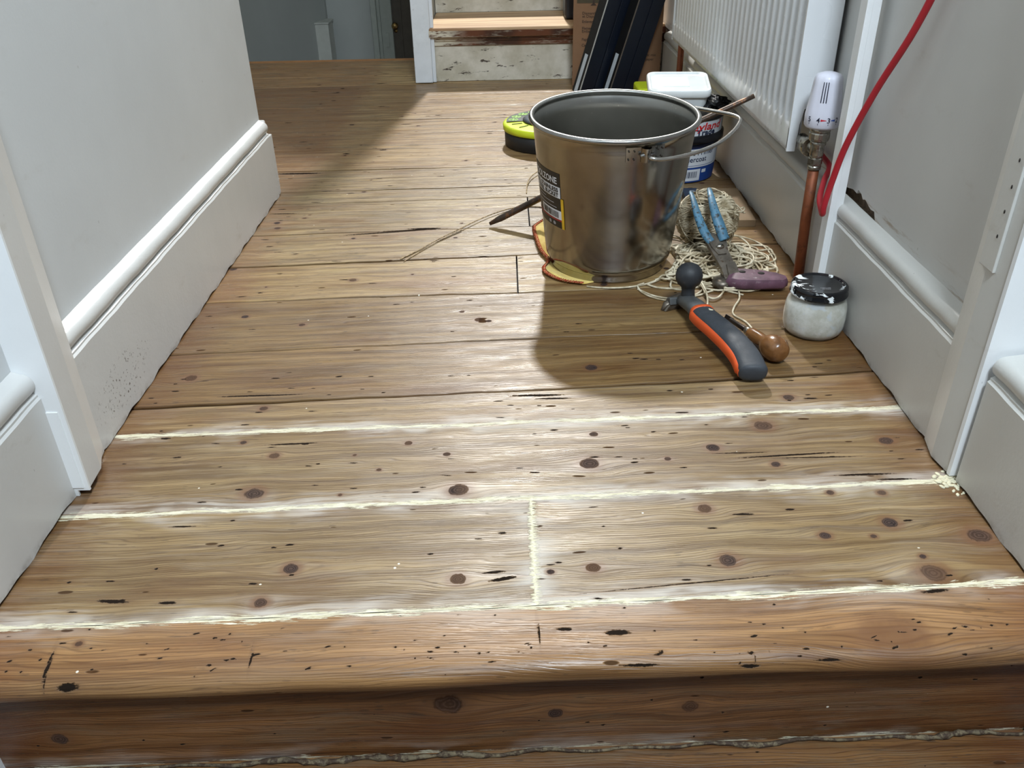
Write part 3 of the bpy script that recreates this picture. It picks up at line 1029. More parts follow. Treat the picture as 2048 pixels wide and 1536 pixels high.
# ceilings
M_ceil = simple('ceiling_paint', srgb(220, 218, 212), 0.8, var=0.03)
mb = MB()
mb.box((-1.6, -0.2, TOP), (0.7, 2.75, TOP + 0.08))
struct(mb.build('ceiling', M_ceil))

# ------------------------------------------------------------------ stairs going up
M_riser = wall_paint('riser_cream_paint', srgb(206, 200, 178), srgb(110, 100, 80), dirt=0.7, rough=0.6, bump=0.4)
t = NT('bare_tread')
co = t.coord()
st_ = t.noise(t.scale(co, (3, 60, 60)), 1.0, 4.0, 0.6)
t.set('Base Color', t.mix(t.ramp(st_, 0.3, 0.7), srgb(150, 112, 76), srgb(206, 176, 136)))
t.set('Roughness', 0.5)
t.set('Normal', t.bump(st_, 0.3, 0.001))
M_tread = t.m
t = NT('old_brown_varnish')
co = t.coord()
n1 = t.ramp(t.noise(t.scale(co, (7, 10, 30)), 1.0, 5.0, 0.7), 0.50, 0.56)
c = t.mix(t.ramp(t.noise(co, 9.0), 0.4, 0.6), srgb(58, 30, 18), srgb(96, 52, 30))
sx = t.n.new('ShaderNodeSeparateXYZ')
t.l.new(co, sx.inputs[0])
lf = t.ramp(sx.outputs[0], -0.10, -0.20)
c = t.mix(t.math('MULTIPLY', t.math('ADD', t.math('MULTIPLY', n1, 0.25), lf, clamp=True), t.ramp(t.noise(t.scale(co, (14, 10, 60)), 1.0, 5.0, 0.7), 0.42, 0.52)), c, srgb(214, 206, 186))
t.set('Base Color', c)
t.set('Roughness', 0.35)
M_brown = t.m
# cream riser with flaked paint showing dark wood
t = NT('flaking_cream_paint')
co = t.coord()
n0 = t.noise(co, 14.0, 4.0, 0.6)
c = t.mix(t.ramp(n0, 0.3, 0.7), srgb(184, 176, 156), srgb(216, 209, 194))
fl_ = t.ramp(t.noise(t.scale(co, (16, 10, 60)), 1.0, 6.0, 0.75), 0.60, 0.64)
c = t.mix(fl_, c, srgb(74, 62, 52))
t.set('Base Color', c)
t.set('Roughness', 0.55)
t.set('Normal', t.bump(t.math('SUBTRACT', n0, fl_), 0.4, 0.002))
M_flake = t.m

for k in range(7):
    y, z = 2.722 + 0.30 * k, 0.158 * k
    mb = MB()
    mb.box((-0.226, y, z + 0.0 if k else 0.001), (0.478, y + 0.02, z + 0.128))
    ri = mb.build('stair_riser', M_flake)
    struct(ri)
    ri.name = 'trim_stair_riser' if k == 0 else 'trim_stair_riser.%03d' % k
    mb = MB()
    mb.box((-0.226, y - 0.006, z + 0.104), (0.478, y + 0.004, z + 0.122), bev=0.002)
    mb.box((-0.226, y - 0.012, z + 0.118), (0.478, y + 0.004, z + 0.130), bev=0.003)
    struct(mb.build('trim_stair_moulding' if k == 0 else 'trim_stair_moulding.%03d' % k, M_brown))
    mb = MB()
    mb.box((-0.226, y - 0.030, z + 0.1305), (0.478, y + 0.30, z + 0.158), bev=0.006)
    mb.box((-0.226, y - 0.0303, z + 0.1325), (0.478, y - 0.024, z + 0.150), mat=1)
    struct(mb.build('trim_stair_tread' if k == 0 else 'trim_stair_tread.%03d' % k, [M_tread, M_brown]))
# solid stair side, its unseen top shaped to shade the floor; newel post
mb = MB()
poly = [(2.75, -0.02), (5.3, -0.02), (5.3, 3.2), (3.2, 1.34), (2.75, 0.86)]
v = [(-0.262, y, z) for y, z in poly] + [(-0.228, y, z) for y, z in poly]
mb.add(v, [(0, 1, 2, 3, 4), (9, 8, 7, 6, 5), (0, 5, 6, 1), (1, 6, 7, 2), (2, 7, 8, 3), (3, 8, 9, 4), (4, 9, 5, 0)])
struct(mb.build('wall_stair_blocker', M_lowerwall))
mb = MB()
mb.box((-0.2755, 2.695, 0.002), (-0.222, 2.75, 1.05), bev=0.003)
mb.box((-0.222, 2.705, 0.002), (-0.212, 2.72, 0.9), bev=0.001)
M_newel = simple('chipped_white_gloss', srgb(222, 226, 230), 0.3, var=0.04, scale=20, c2=srgb(120, 110, 96), lo=0.66, hi=0.70, bump=0.3, bscale=60)
struct(mb.build('trim_newel', M_newel))

# ------------------------------------------------------------------ radiator
M_rad = simple('radiator_enamel', srgb(216, 218, 220), 0.28, var=0.03, scale=6, bump=0.05, bscale=120)
RX, RY0, RY1, RZ0, RZ1 = 0.4205, 1.268, 2.262, 0.183, 0.74
rad = thing('radiator', 'white fluted panel radiator hung low on the right wall', 'radiator', (0.45, 1.76, RZ0))
ox, oy, oz = 0.45, 1.76, RZ0
mb = MB()
ny_, nz_ = 620, 40
zs = [0, 0.004, 0.009, 0.034, 0.040, 0.044, 0.048, 0.054, 0.062] + list(np.linspace(0.08, RZ1 - RZ0 - 0.06, 12)) + [RZ1 - RZ0 - 0.05, RZ1 - RZ0 - 0.04, RZ1 - RZ0 - 0.03, RZ1 - RZ0]
v = []
for z in zs:
    m = min(1, max(0, (z - 0.036) / 0.024)) * min(1, max(0, (RZ1 - RZ0 - 0.03 - z) / 0.02))
    m = m * m * (3 - 2 * m)
    for j in range(ny_ + 1):
        y = RY0 + (RY1 - RY0) * j / ny_
        e = min(y - RY0 - 0.02, RY1 - 0.02 - y)
        w = 0.0
        if e > 0:
            w = (0.5 - 0.5 * math.cos(2 * PI * (y - RY0 - 0.02) / 0.0318)) ** 0.5
        edge = 0.003 if (z < 0.004) else 0.0
        x = RX + 0.0165 * (1 - w) * m + edge
        v.append((x - ox, y - oy, z))
f = []
for i in range(len(zs) - 1):
    for j in range(ny_):
        a = i * (ny_ + 1) + j
        f.append((a, a + ny_ + 1, a + ny_ + 2, a + 1))
mb.add(v, f, True)
mb.box((RX + 0.0175 - ox, RY0 + 0.006 - oy, 0.002), (RX + 0.0195 - ox, RY1 - 0.006 - oy, RZ1 - RZ0 - 0.002))
mb.box((RX - ox, RY0 - oy, 0.0), (RX + 0.0095 - ox, RY0 + 0.003 - oy, RZ1 - RZ0))
mb.box((RX - ox, RY1 - 0.003 - oy, 0.0), (RX + 0.0095 - ox, RY1 - oy, RZ1 - RZ0))
mb.box((RX + 0.003 - ox, RY0 - oy, -0.001), (RX + 0.012 - ox, RY1 - oy, 0.001))
mb.build('front_panel', M_rad, rad)
mb = MB()
zz = RZ1 - RZ0
for ye in (RY0 - 0.003, RY1 + 0.001):
    mb = MB()
    ya, yb = ye - oy, ye + 0.002 - oy
    pl = [(RX - 0.0005, 0.0), (RX + 0.012, 0.0), (RX + 0.0135, 0.040), (RX + 0.0175, 0.062), (RX + 0.050, 0.066), (RX + 0.050, zz), (RX - 0.0005, zz)]
    n = len(pl)
    mb.add([(x - ox, ya, z) for x, z in pl] + [(x - ox, yb, z) for x, z in pl],
           [list(range(n)), list(range(n, 2 * n))[::-1]] + [(i, n + i, n + (i + 1) % n, (i + 1) % n) for i in range(n)])
    mb.build('side_cover', M_rad, rad)
mb = MB()
mb.box((RX + 0.036 - ox, RY0 + 0.03 - oy, 0.03), (RX + 0.045 - ox, RY1 - 0.02 - oy, zz - 0.01), bev=0.003)
mb.build('back_panel', M_rad, rad)
mb = MB()
mb.box((RX - ox, RY0 - oy, zz - 0.001), (RX + 0.05 - ox, RY1 - oy, zz + 0.002), bev=0.001)
mb.build('top_grille', M_rad, rad)

# thermostatic valve
VX, VY = 0.4465, 1.212
M_chrome = simple('tarnished_nickel', srgb(168, 164, 154), 0.28, 1.0, var=0.2, scale=60, c2=srgb(120, 100, 72), lo=0.6, hi=0.75)
M_knob = simple('valve_white_plastic', srgb(214, 214, 226), 0.35, var=0.03, scale=20)
M_ink = simple('dark_blue_print', srgb(28, 30, 52), 0.5)
M_redp = simple('red_print', srgb(196, 40, 56), 0.5)
M_bluep = simple('blue_print', srgb(44, 84, 170), 0.5)
val = thing('radiator_valve', 'white thermostatic valve with printed numbers on the near end of the radiator', 'valve', (VX, VY, 0.19))
mb = MB()
kp = [(0, 0.043), (0.0215, 0.043), (0.0238, 0.046), (0.0243, 0.060), (0.0236, 0.066), (0.0216, 0.084), (0.0196, 0.104), (0.0188, 0.110), (0.016, 0.1145), (0.008, 0.117), (0, 0.1175)]
mb.lathe(kp, 64, wob=lambda a, z: 1.0 - (0.035 * max(0, math.cos(8 * a + 0.6)) if z > 0.066 else 0))
knob = mb.build('valve_head', M_knob, val)


def on_knob(z0, dr=0.0004):
    zsn = [p[1] for p in kp[1:9]]
    rsn = [p[0] for p in kp[1:9]]

    def place(x, y):
        r = float(np.interp(z0 + y, zsn, rsn)) + dr
        a = -PI / 2 + x / 0.024 - 0.12
        return (r * math.cos(a), r * math.sin(a), z0 + y)
    return place


mb = MB()
P_ = on_knob(0.0535)
for body, x, w in (('5', -0.0235, None), ('4', -0.0105, None), ('3', 0.0035, None), ('2', 0.0160, None)):
    text_on(mb, body, 0.0098, lambda a, b_, x=x: P_(a + x, b_), bold=0.01, align='C')
    mb.add([P_(x - 0.0003, -0.0012), P_(x + 0.0004, -0.0012), P_(x + 0.0004, -0.0034), P_(x - 0.0003, -0.0034)], [(0, 1, 2, 3)])
mb.build('number', M_ink, knob)
for k, (mat, x0, x1) in enumerate(((M_redp, -0.0072, 0.0005), (M_bluep, 0.0125, 0.0062))):
    mb = MB()
    mb.add([P_(x0, 0.0018), P_(x1, 0.0030), P_(x1, 0.0036), P_(x0, 0.0048)], [(0, 1, 2, 3)])
    mb.build('arrow', mat, knob)['label'] = ['red arrow', 'blue arrow'][k]
mb = MB()
Q_ = on_knob(0.0)
for x in (-0.0115, -0.0077, -0.0039):
    pts = []
    for sgn in (-1, 1):
        for zq in np.linspace(0.080, 0.107, 6)[::sgn]:
            pts.append((x + sgn * 0.0007 + 0.0, zq))
    vv = [Q_(a, b_) for a, b_ in pts]
    vv = [(p[0] * 1.006, p[1] * 1.006, p[2]) for p in vv]
    mb.add(vv, [list(range(len(vv)))])
mb.build('vent_slot', M_ink, knob)
mb = MB()
mb.lathe([(0, 0.036), (0.014, 0.036), (0.0145, 0.039), (0.0145, 0.043), (0, 0.043)], 24)
mb.lathe([(0, 0.024), (0.0135, 0.024), (0.0145, 0.027), (0.0145, 0.034), (0.0135, 0.037), (0, 0.037)], 16, smooth=False)
mb.lathe([(0, -0.002), (0.0092, -0.002), (0.0098, 0.004), (0.0098, 0.016), (0.0112, 0.018), (0.0112, 0.024), (0, 0.025)], 28)
mb.lathe([(0, -0.013), (0.0098, -0.013), (0.0108, -0.011), (0.0108, -0.002), (0.0098, 0.0), (0, 0.0)], 6, smooth=False)
mb.lathe([(0, -0.018), (0.0095, -0.018), (0.0095, -0.012), (0, -0.012)], 20)
mb.tube([(0, 0, 0.008), (-0.003, 0.018, 0.010), (-0.006, 0.036, 0.012), (-0.007, 0.05, 0.013)], 0.0085, 16)
mb.lathe([(0, 0), (0.0135, 0.0), (0.0145, 0.003), (0.0145, 0.009), (0.0135, 0.011), (0, 0.011)], 16, xf=xform((-0.004, 0.014, 0.0095), (-PI / 2, 0, 0)), smooth=False)
mb.build('valve_body', M_chrome, val)
M_copper = simple('copper_pipe_brown', srgb(134, 74, 44), 0.5, 0.4, var=0.25, scale=18, c2=srgb(84, 46, 30), lo=0.5, hi=0.7)
mb = MB()
mb.tube([(0.4465, VY, 0.178), (0.4465, VY - 0.002, 0.10), (0.4485, VY - 0.006, 0.001)], 0.0078, 20)
tag(mb.build('copper_pipe', M_copper), 'bare copper pipe rising from the floorboards to the numbered radiator valve', 'pipe')
mb = MB()
mb.tube([(0.440, 2.235, 0.215), (0.440, 2.235, 0.10), (0.441, 2.235, 0.001)], 0.0078, 16)
tag(mb.build('copper_pipe', M_copper), 'copper pipe under the far end of the radiator, behind the white tub', 'pipe')

# red hose hanging past the batten and tucked behind the pipe
M_hose = simple('red_rubber_hose', srgb(176, 34, 46), 0.45, var=0.08, scale=15)
ctrl = [(0.475, 0.965, 0.60), (0.464, 0.975, 0.47), (0.458, 1.005, 0.395), (0.448, 1.055, 0.315), (0.4395, 1.092, 0.240), (0.4365, 1.110, 0.185), (0.4345, 1.117, 0.150),
        (0.4362, 1.1215, 0.137), (0.4372, 1.1295, 0.138), (0.4385, 1.148, 0.150), (0.4520, 1.178, 0.166), (0.4665, 1.205, 0.176), (0.4690, 1.245, 0.180), (0.469, 1.30, 0.184)]


def spline(ctrl, n=8, closed=False):
    P = [Vector(p) for p in ctrl]
    out = []
    m = len(P)
    for i in range(m if closed else m - 1):
        if closed:
            a, b_, c_, d = P[(i - 1) % m], P[i], P[(i + 1) % m], P[(i + 2) % m]
        else:
            a, b_, c_, d = P[max(0, i - 1)], P[i], P[i + 1], P[min(m - 1, i + 2)]
        for k in range(n):
            t_ = k / n
            out.append(0.5 * ((2 * b_) + (-a + c_) * t_ + (2 * a - 5 * b_ + 4 * c_ - d) * t_ ** 2 + (-a + 3 * b_ - 3 * c_ + d) * t_ ** 3))
    if not closed:
        out.append(P[-1])
    return out


mb = MB()
mb.tube(spline(ctrl), 0.0042, 14)
tag(mb.build('red_hose', M_hose), 'red rubber hose looping down past the white batten beside the radiator valve', 'hose')

# ------------------------------------------------------------------ stainless steel bucket
t = NT('polished_stainless_steel')
co = t.coord()
n1 = t.noise(t.scale(co, (6, 6, 140)), 1.0, 3.0, 0.5)
n2 = t.noise(co, 9.0, 4.0, 0.6)
t.set('Base Color', t.mix(t.ramp(n2, 0.3, 0.7), srgb(146, 144, 140), srgb(170, 168, 165)))
t.set('Metallic', 1.0)
t.set('Roughness', t.ramp(n2, 0.3, 0.8, 0.14, 0.24))
t.set('Normal', t.bump(t.math('ADD', t.noise(t.scale(co, (34, 34, 4)), 1.0, 2.0, 0.5), t.math('MULTIPLY', n1, 0.01)), 0.16, 0.004))
tg = t.n.new('ShaderNodeTangent')
tg.direction_type = 'RADIAL'
tg.axis = 'Z'
t.set('Tangent', tg.outputs[0])
t.set('Anisotropic', 0.75)
M_steel = t.m
M_wire = simple('steel_wire', srgb(190, 188, 184), 0.25, 1.0, var=0.05)
BKX, BKY = 0.161, 1.297
bucket = thing('bucket', 'large stainless steel bucket with its wire handle folded to the right', 'bucket', (BKX, BKY, 0.006))
bucket.rotation_euler = (R_(3.4), 0, 0)
BH, BR0, BR1 = 0.232, 0.099, 0.1225


def brad(z):
    return BR0 + (BR1 - BR0) * max(0, z) / BH


mb = MB()
prof = [(0.0, 0.006), (0.088, 0.006), (0.090, 0.0), (0.0945, 0.0), (0.0955, 0.004), (0.0945, 0.010), (0.0970, 0.013), (brad(0.018), 0.018)]
for z in np.linspace(0.03, BH - 0.006, 14):
    prof.append((brad(z), z))
for a in np.linspace(-70, 250, 15):
    prof.append((BR1 + 0.0015 + 0.0042 * math.cos(R_(a)), BH + 0.0042 * math.sin(R_(a))))
for z in np.linspace(BH - 0.006, 0.03, 12):
    prof.append((brad(z) - 0.0011, z))
prof += [(brad(0.02) - 0.002, 0.018), (0.090, 0.010), (0.080, 0.008), (0.0, 0.008)]
mb.lathe(prof[:29], 128)
mb.lathe(prof[28:], 128, mat=1)
t = NT('brushed_steel_inside')
co = t.coord()
n2 = t.noise(co, 14.0, 4.0, 0.6)
wsp = t.ramp(t.voro(co, 75.0), 0.10, 0.05)
t.set('Base Color', t.mix(t.math('MULTIPLY', wsp, 0.4), t.mix(n2, srgb(150, 150, 146), srgb(186, 186, 182)), srgb(220, 218, 212)))
t.set('Metallic', 1.0)
t.set('Roughness', t.ramp(n2, 0.3, 0.8, 0.30, 0.42))
tg = t.n.new('ShaderNodeTangent')
tg.direction_type = 'RADIAL'
tg.axis = 'Z'
t.set('Tangent', tg.outputs[0])
t.set('Anisotropic', 0.8)
mb.build('pail', [M_steel, t.m], bucket)
AX = R_(-75)
for k, s_ in enumerate((1, -1)):
    a0 = AX + (0 if k == 0 else PI)
    mb = MB()
    zc = BH - 0.019

    def pl(x, y, dr, a0=a0):
        r = brad(zc + y) + dr
        a = a0 + x / 0.127
        return (r * math.cos(a), r * math.sin(a), zc + y)
    for (xa, xb) in ((-0.030, -0.006), (0.006, 0.030)):
        mb.grid(lambda u, w: pl(xa + (xb - xa) * u, -0.011 + 0.022 * w, 0.0014), 6, 4, smooth=False)
    # raised tunnel carrying the pivot
    mb.grid(lambda u, w: pl(-0.008 + 0.016 * u, -0.010 + 0.020 * w, 0.0014 + 0.0085 * math.sin(PI * u) ** 0.6), 8, 4)
    mb.tube([pl(-0.010, 0, 0.006), pl(0.010, 0, 0.006)], 0.003, 10)
    lug = mb.build('handle_lug', M_steel, bucket)
    for x in (-0.026, -0.018, 0.018, 0.026):
        for y in (-0.006, 0.006):
            mb = MB()
            mb.tube([Vector(pl(x, y, 0.0015)), Vector(pl(x, y, 0.0032))], 0.0012, 8)
            mb.build('rivet', bpy.data.materials.get('dark_rivet') or simple('dark_rivet', srgb(60, 54, 48), 0.5, 0.8), lug)
mb = MB()
hp = [(-0.134, 0.0, 0.0), (-0.1415, 0.002, 0.0), (-0.1425, 0.018, -0.002), (-0.136, 0.060, -0.002), (-0.112, 0.112, -0.002), (-0.070, 0.160, -0.002), (-0.034, 0.190, -0.003), (-0.012, 0.203, -0.003), (0.008, 0.201, -0.003),
      (0.034, 0.184, -0.003), (0.072, 0.148, -0.002), (0.108, 0.102, -0.001), (0.132, 0.050, 0.0), (0.1425, 0.018, 0.0), (0.1415, 0.002, 0.0), (0.134, 0.0, 0.0)]
ax = Vector((math.cos(AX + PI), math.sin(AX + PI), 0))
ot = Vector((-ax.y, ax.x, 0)) * -1
if ot.x < 0:
    ot = -ot
mb.tube([ax * u + ot * w + Vector((0, 0, BH - 0.019 + d)) for u, w, d in [tuple(p) for p in spline(hp, 6)]], 0.0030, 12)
mb.build('wire_handle', M_wire, bucket)
# printed label on the left side
M_black = simple('label_black', srgb(30, 28, 26), 0.4)
M_lwhite = simple('label_white', srgb(212, 212, 214), 0.4, var=0.03)
M_lred = simple('label_red', srgb(150, 36, 38), 0.4)
M_lyel = simple('label_yellow', srgb(206, 164, 40), 0.4)
M_lgrey = simple('label_grey', srgb(150, 150, 156), 0.4)


def lab(dr):
    def f(x, y):
        z = 0.083 + y * 0.856
        r = brad(z) + dr
        a = R_(-137.5) - (0.080 - x) / 0.115
        return (r * math.cos(a), r * math.sin(a), z)
    return f


def patch(mb, place, x0, y0, x1, y1, mat, nu=12, nv=3):
    v = [place(x0 + (x1 - x0) * i / nu, y0 + (y1 - y0) * j / nv) for j in range(nv + 1) for i in range(nu + 1)]
    f = [(j * (nu + 1) + i, j * (nu + 1) + i + 1, (j + 1) * (nu + 1) + i + 1, (j + 1) * (nu + 1) + i) for j in range(nv) for i in range(nu)]
    mb.add(v, f, True, mat)


mb = MB()
L0, L1, L2 = lab(0.0004), lab(0.0008), lab(0.0012)
patch(mb, L0, 0, 0, 0.080, 0.104, 0, 16, 8)
patch(mb, L1, 0, 0.058, 0.080, 0.079, 1)
patch(mb, L1, 0.026, 0.017, 0.080, 0.034, 1)
patch(mb, L1, 0.0, 0.0135, 0.0805, 0.0165, 2)
patch(mb, L1, 0.080, 0.0, 0.0855, 0.058, 3, 2, 6)
text_on(mb, 'TOOLZONE', 0.0165, lambda x, y: L1(x + 0.004, y + 0.084), 0.02, mat=1, width=0.070)
text_on(mb, '12L STAINLESS', 0.0105, lambda x, y: L2(x + 0.076, y + 0.0695), 0.03, mat=0, align='R', width=0.064)
text_on(mb, 'STEEL BUCKET', 0.0105, lambda x, y: L2(x + 0.076, y + 0.0600), 0.03, mat=0, align='R', width=0.060)
for i, (yy, ww) in enumerate(((0.0515, 0.03), (0.0455, 0.052), (0.038, 0.058))):
    patch(mb, L1, 0.012, yy, 0.012 + ww, yy + 0.0014, 4)
rb = random.Random(5)
x = 0.031
while x < 0.074:
    w = rb.choice((0.0006, 0.001, 0.0016))
    patch(mb, L2, x, 0.0195, x + w, 0.0315, 0, 1, 1)
    x += w + rb.choice((0.0008, 0.0012))
for cx in (0.050, 0.062):
    mb.add([L1(cx + 0.0035 * math.cos(a), 0.0068 + 0.0035 * math.sin(a)) for a in np.linspace(0, 2 * PI, 10)[:-1]], [list(range(9))], False, 4)
mb.build('label', [M_black, M_lwhite, M_lred, M_lyel, M_lgrey], bucket)

# ------------------------------------------------------------------ yellow duster under the bucket
t = NT('yellow_duster_cloth')
co = t.coord()
t.set('Base Color', t.mix(t.ramp(t.noise(co, 30.0, 4.0), 0.3, 0.7), srgb(214, 178, 84), srgb(238, 214, 128)))
t.set('Roughness', 0.95)
t.set('Sheen Weight', 0.3)
t.set('Normal', t.bump(t.noise(co, 500.0, 3.0), 0.5, 0.001))
M_dust = t.m
M_stitch = simple('red_stitching', srgb(178, 66, 36), 0.8, var=0.3, scale=300, c2=srgb(228, 190, 130), lo=0.52, hi=0.6)
edge = [(0.100, 1.50), (0.077, 1.495), (0.049, 1.457), (0.045, 1.434), (0.047, 1.385), (0.053, 1.331), (0.064, 1.292), (0.055, 1.262), (0.060, 1.235), (0.080, 1.211), (0.113, 1.199)]
inner = [(0.16, 1.50), (0.16, 1.47), (0.16, 1.45), (0.17, 1.40), (0.17, 1.36), (0.17, 1.33), (0.17, 1.31), (0.18, 1.29), (0.18, 1.27), (0.19, 1.25), (0.20, 1.24)]
E1 = [p for p in spline([(x, y, 0) for x, y in edge], 6)]
I1 = [p for p in spline([(x, y, 0) for x, y in inner], 6)]
duster = thing('duster_cloth', 'yellow duster with red stitched hem trapped under the steel bucket', 'cloth', (0.10, 1.36, 0.0))


def hem_z(i):
    return 0.0030 + 0.0050 * (0.5 + 0.5 * math.sin(i * 0.23 + 2.0)) * (1 if i < 40 else max(0.2, (60 - i) / 20))


mb = MB()
NE = len(E1)
v = []
NW = 14
for i in range(NE):
    for j in range(NW + 1):
        w = j / NW
        p = E1[i].lerp(I1[i], w)
        z = hem_z(i) * (1 - w) + 0.0022 * w + 0.0030 * math.sin(w * 9 + i * 0.21) ** 2 * (1 - w) * (1 if w > 0.05 else 0)
        dd = math.hypot(p.x - BKX, p.y - BKY)
        if dd < 0.108:
            z = min(z, 0.0022 + 0.03 * max(0, 0.0))
        v.append((p.x - 0.10, p.y - 1.36, z))
f = [(i * (NW + 1) + j, (i + 1) * (NW + 1) + j, (i + 1) * (NW + 1) + j + 1, i * (NW + 1) + j + 1) for i in range(NE - 1) for j in range(NW)]
mb.add(v, f, True)
o = mb.build('fabric', M_dust, duster)
sol = o.modifiers.new('solid', 'SOLIDIFY')
sol.thickness = 0.0012
mb = MB()
pts = []
for i in range(NE - 1):
    for k in range(3):
        q = E1[i].lerp(E1[i + 1], k / 3)
        s_ = 1 if (i * 3 + k) % 2 else -1
        pts.append((q.x - 0.10 + s_ * 0.0020, q.y - 1.36 + s_ * 0.0012, hem_z(i) + 0.0008))
mb.tube(pts, 0.0016, 6)
mb.build('hem_stitching', M_stitch, duster)

# ------------------------------------------------------------------ long rod behind the bucket
M_rod = simple('dark_rusty_steel', srgb(70, 58, 50), 0.42, 0.6, var=0.3, scale=40, c2=srgb(128, 88, 60), lo=0.5, hi=0.65)
mb = MB()
A, B_ = Vector((-0.034, 1.460, 0.006)), Vector((0.409, 1.4325, 0.2275))
pts = [A.lerp(B_, q) + Vector((0, 0, 0.004 * math.sin(PI * q))) for q in np.linspace(0, 1, 24)]
mb.tube(pts, [0.0040 + 0.0035 * min(1, q / 0.04) - 0.0025 * max(0, q - 0.6) / 0.4 for q in np.linspace(0, 1, 24)], 8, flat=0.8)
tag(mb.build('metal_rod', M_rod), 'long dark rusty metal rod leaning behind the bucket against the radiator', 'rod')

# stiff bits of old string on the boards left of the bucket
M_cordbit = simple('frayed_cord', srgb(176, 152, 116), 0.85, var=0.3, scale=120, c2=srgb(96, 74, 52), lo=0.5, hi=0.6)
mb = MB()
mb.tube(spline([(-0.182, 1.316, 0.0012), (-0.155, 1.352, 0.0016), (-0.125, 1.395, 0.003), (-0.090, 1.440, 0.004), (-0.045, 1.500, 0.004), (0.0, 1.545, 0.003), (0.035, 1.560, 0.0014), (0.07, 1.555, 0.0014)]), 0.0011, 6)
mb.tube(spline([(-0.175, 1.306, 0.0012), (-0.150, 1.349, 0.0012), (-0.120, 1.396, 0.002), (-0.085, 1.441, 0.003)]), 0.0008, 6)
tag(mb.build('string_scrap', M_cordbit), 'long stiff strand of old string lying on the boards left of the bucket', 'string')
mb = MB()
mb.tube(spline([(0.085, 1.80, 0.002), (0.070, 1.775, 0.006), (0.050, 1.735, 0.006), (0.040, 1.690, 0.004), (0.037, 1.640, 0.0012)]), 0.0012, 6)
tag(mb.build('string_scrap', M_cordbit), 'short curled piece of string between the bucket and the lime green reel', 'string')

# ------------------------------------------------------------------ lime and black reel case
M_lime = simple('lime_plastic', srgb(200, 214, 40), 0.4, var=0.04)
M_blk = simple('black_plastic', srgb(26, 26, 27), 0.5, var=0.2)
M_dgrey = simple('dark_grey_print', srgb(58, 66, 62), 0.4)
M_lgreen = simple('pale_lime_print', srgb(150, 196, 92), 0.4)
M_hub = simple('grey_hub_plastic', srgb(96, 102, 110), 0.35)
reel = thing('cable_reel', 'round lime green and black plastic reel case behind the left of the bucket', 'reel', (0.098, 2.005, 0.0))
RR = 0.106
mb = MB()
mb.lathe([(0, 0.0), (RR - 0.008, 0.0), (RR - 0.004, 0.003), (RR - 0.003, 0.040), (0, 0.040)], 72)
mb.build('case', M_blk, reel)
mb = MB()
mb.lathe([(RR - 0.004, 0.036), (RR, 0.037), (RR + 0.001, 0.048), (RR - 0.002, 0.0515), (RR - 0.006, 0.0520), (0.040, 0.0535), (0, 0.0535)], 72)
mb.prism([(-0.03, -0.112), (0.06, -0.104), (0.07, -0.09), (-0.02, -0.09)], 0.030, 0.050)
lid = mb.build('lid', M_lime, reel)
mb = MB()
mb.lathe([(0.030, 0.0535), (0.056, 0.0535), (0.058, 0.058), (0.052, 0.0625), (0.0, 0.0625)], 48)
mb.build('hub', [M_hub], reel)
mb = MB()
mb.lathe([(0.056, 0.0536), (0.060, 0.0536), (0.060, 0.057), (0.057, 0.0572)], 48)
mb.build('hub_ring', M_blk, reel)
mb = MB()
ang = np.linspace(R_(95), R_(186), 24)
v = [((RR - 0.008) * math.cos(a), (RR - 0.008) * math.sin(a), 0.0545) for a in ang] + [(0.060 * math.cos(a), 0.060 * math.sin(a), 0.0545) for a in ang[::-1]]
mb.add(v, [list(range(len(v)))], False, 0)
for a in (R_(175), R_(155), R_(135), R_(115)):
    cx, cy = 0.082 * math.cos(a), 0.082 * math.sin(a)
    for r0, m in ((0.0115, 1),):
        mb.add([(cx + r0 * math.cos(q), cy + r0 * math.sin(q), 0.0549) for q in np.linspace(0, 2 * PI, 25)[:-1]], [list(range(24))], False, m)
    for q in range(6):
        mb.tube([(cx + 0.004 * math.cos(q), cy + 0.004 * math.sin(q), 0.0552), (cx + 0.009 * math.cos(q), cy + 0.009 * math.sin(q), 0.0552)], 0.0005, 4, mat=0)
mb.build('printed_panel', [M_dgrey, M_lgreen], reel)
mb = MB()
for a0 in (R_(200), R_(222)):
    mb.tube([(0.066 * math.cos(a0), 0.066 * math.sin(a0), 0.0535), (0.090 * math.cos(a0 - 0.03), 0.090 * math.sin(a0 - 0.03), 0.0530)], 0.0018, 6, flat=0.5)
mb.build('lid_groove', simple('olive_groove', srgb(96, 104, 22), 0.6), lid)

# ------------------------------------------------------------------ paint tub
M_tubb = simple('glossy_black_plastic', srgb(20, 21, 26), 0.22, var=0.1)
M_tubl = simple('tub_label_white', srgb(196, 200, 206), 0.4, var=0.03)
M_tubblue = simple('tub_label_blue', srgb(24, 60, 128), 0.4, var=0.05)
M_tubred = simple('tub_label_red', srgb(190, 30, 34), 0.4)
M_tubnavy = simple('tub_print_navy', srgb(18, 30, 62), 0.4)
TX, TY = 0.352, 1.757
tub = thing('paint_tub', 'round black tub of white undercoat paint with printed label, behind the bucket', 'paint tub', (TX, TY, 0.0))


def trad(z):
    return float(np.interp(z, [0, 0.084, 0.0845, 0.134], [0.078, 0.0845, 0.0865, 0.0895]))


mb = MB()
mb.lathe([(0, 0), (0.076, 0.0), (0.078, 0.003), (trad(0.08), 0.080), (0.0885, 0.0815), (0.0925, 0.083), (0.0925, 0.096), (0.0890, 0.0975), (trad(0.1), 0.098), (trad(0.125), 0.126), (0.0915, 0.127), (0.0925, 0.1345), (0.090, 0.1365), (0.086, 0.134), (0, 0.134)], 72)
mb.build('tub_body', M_tubb, tub)


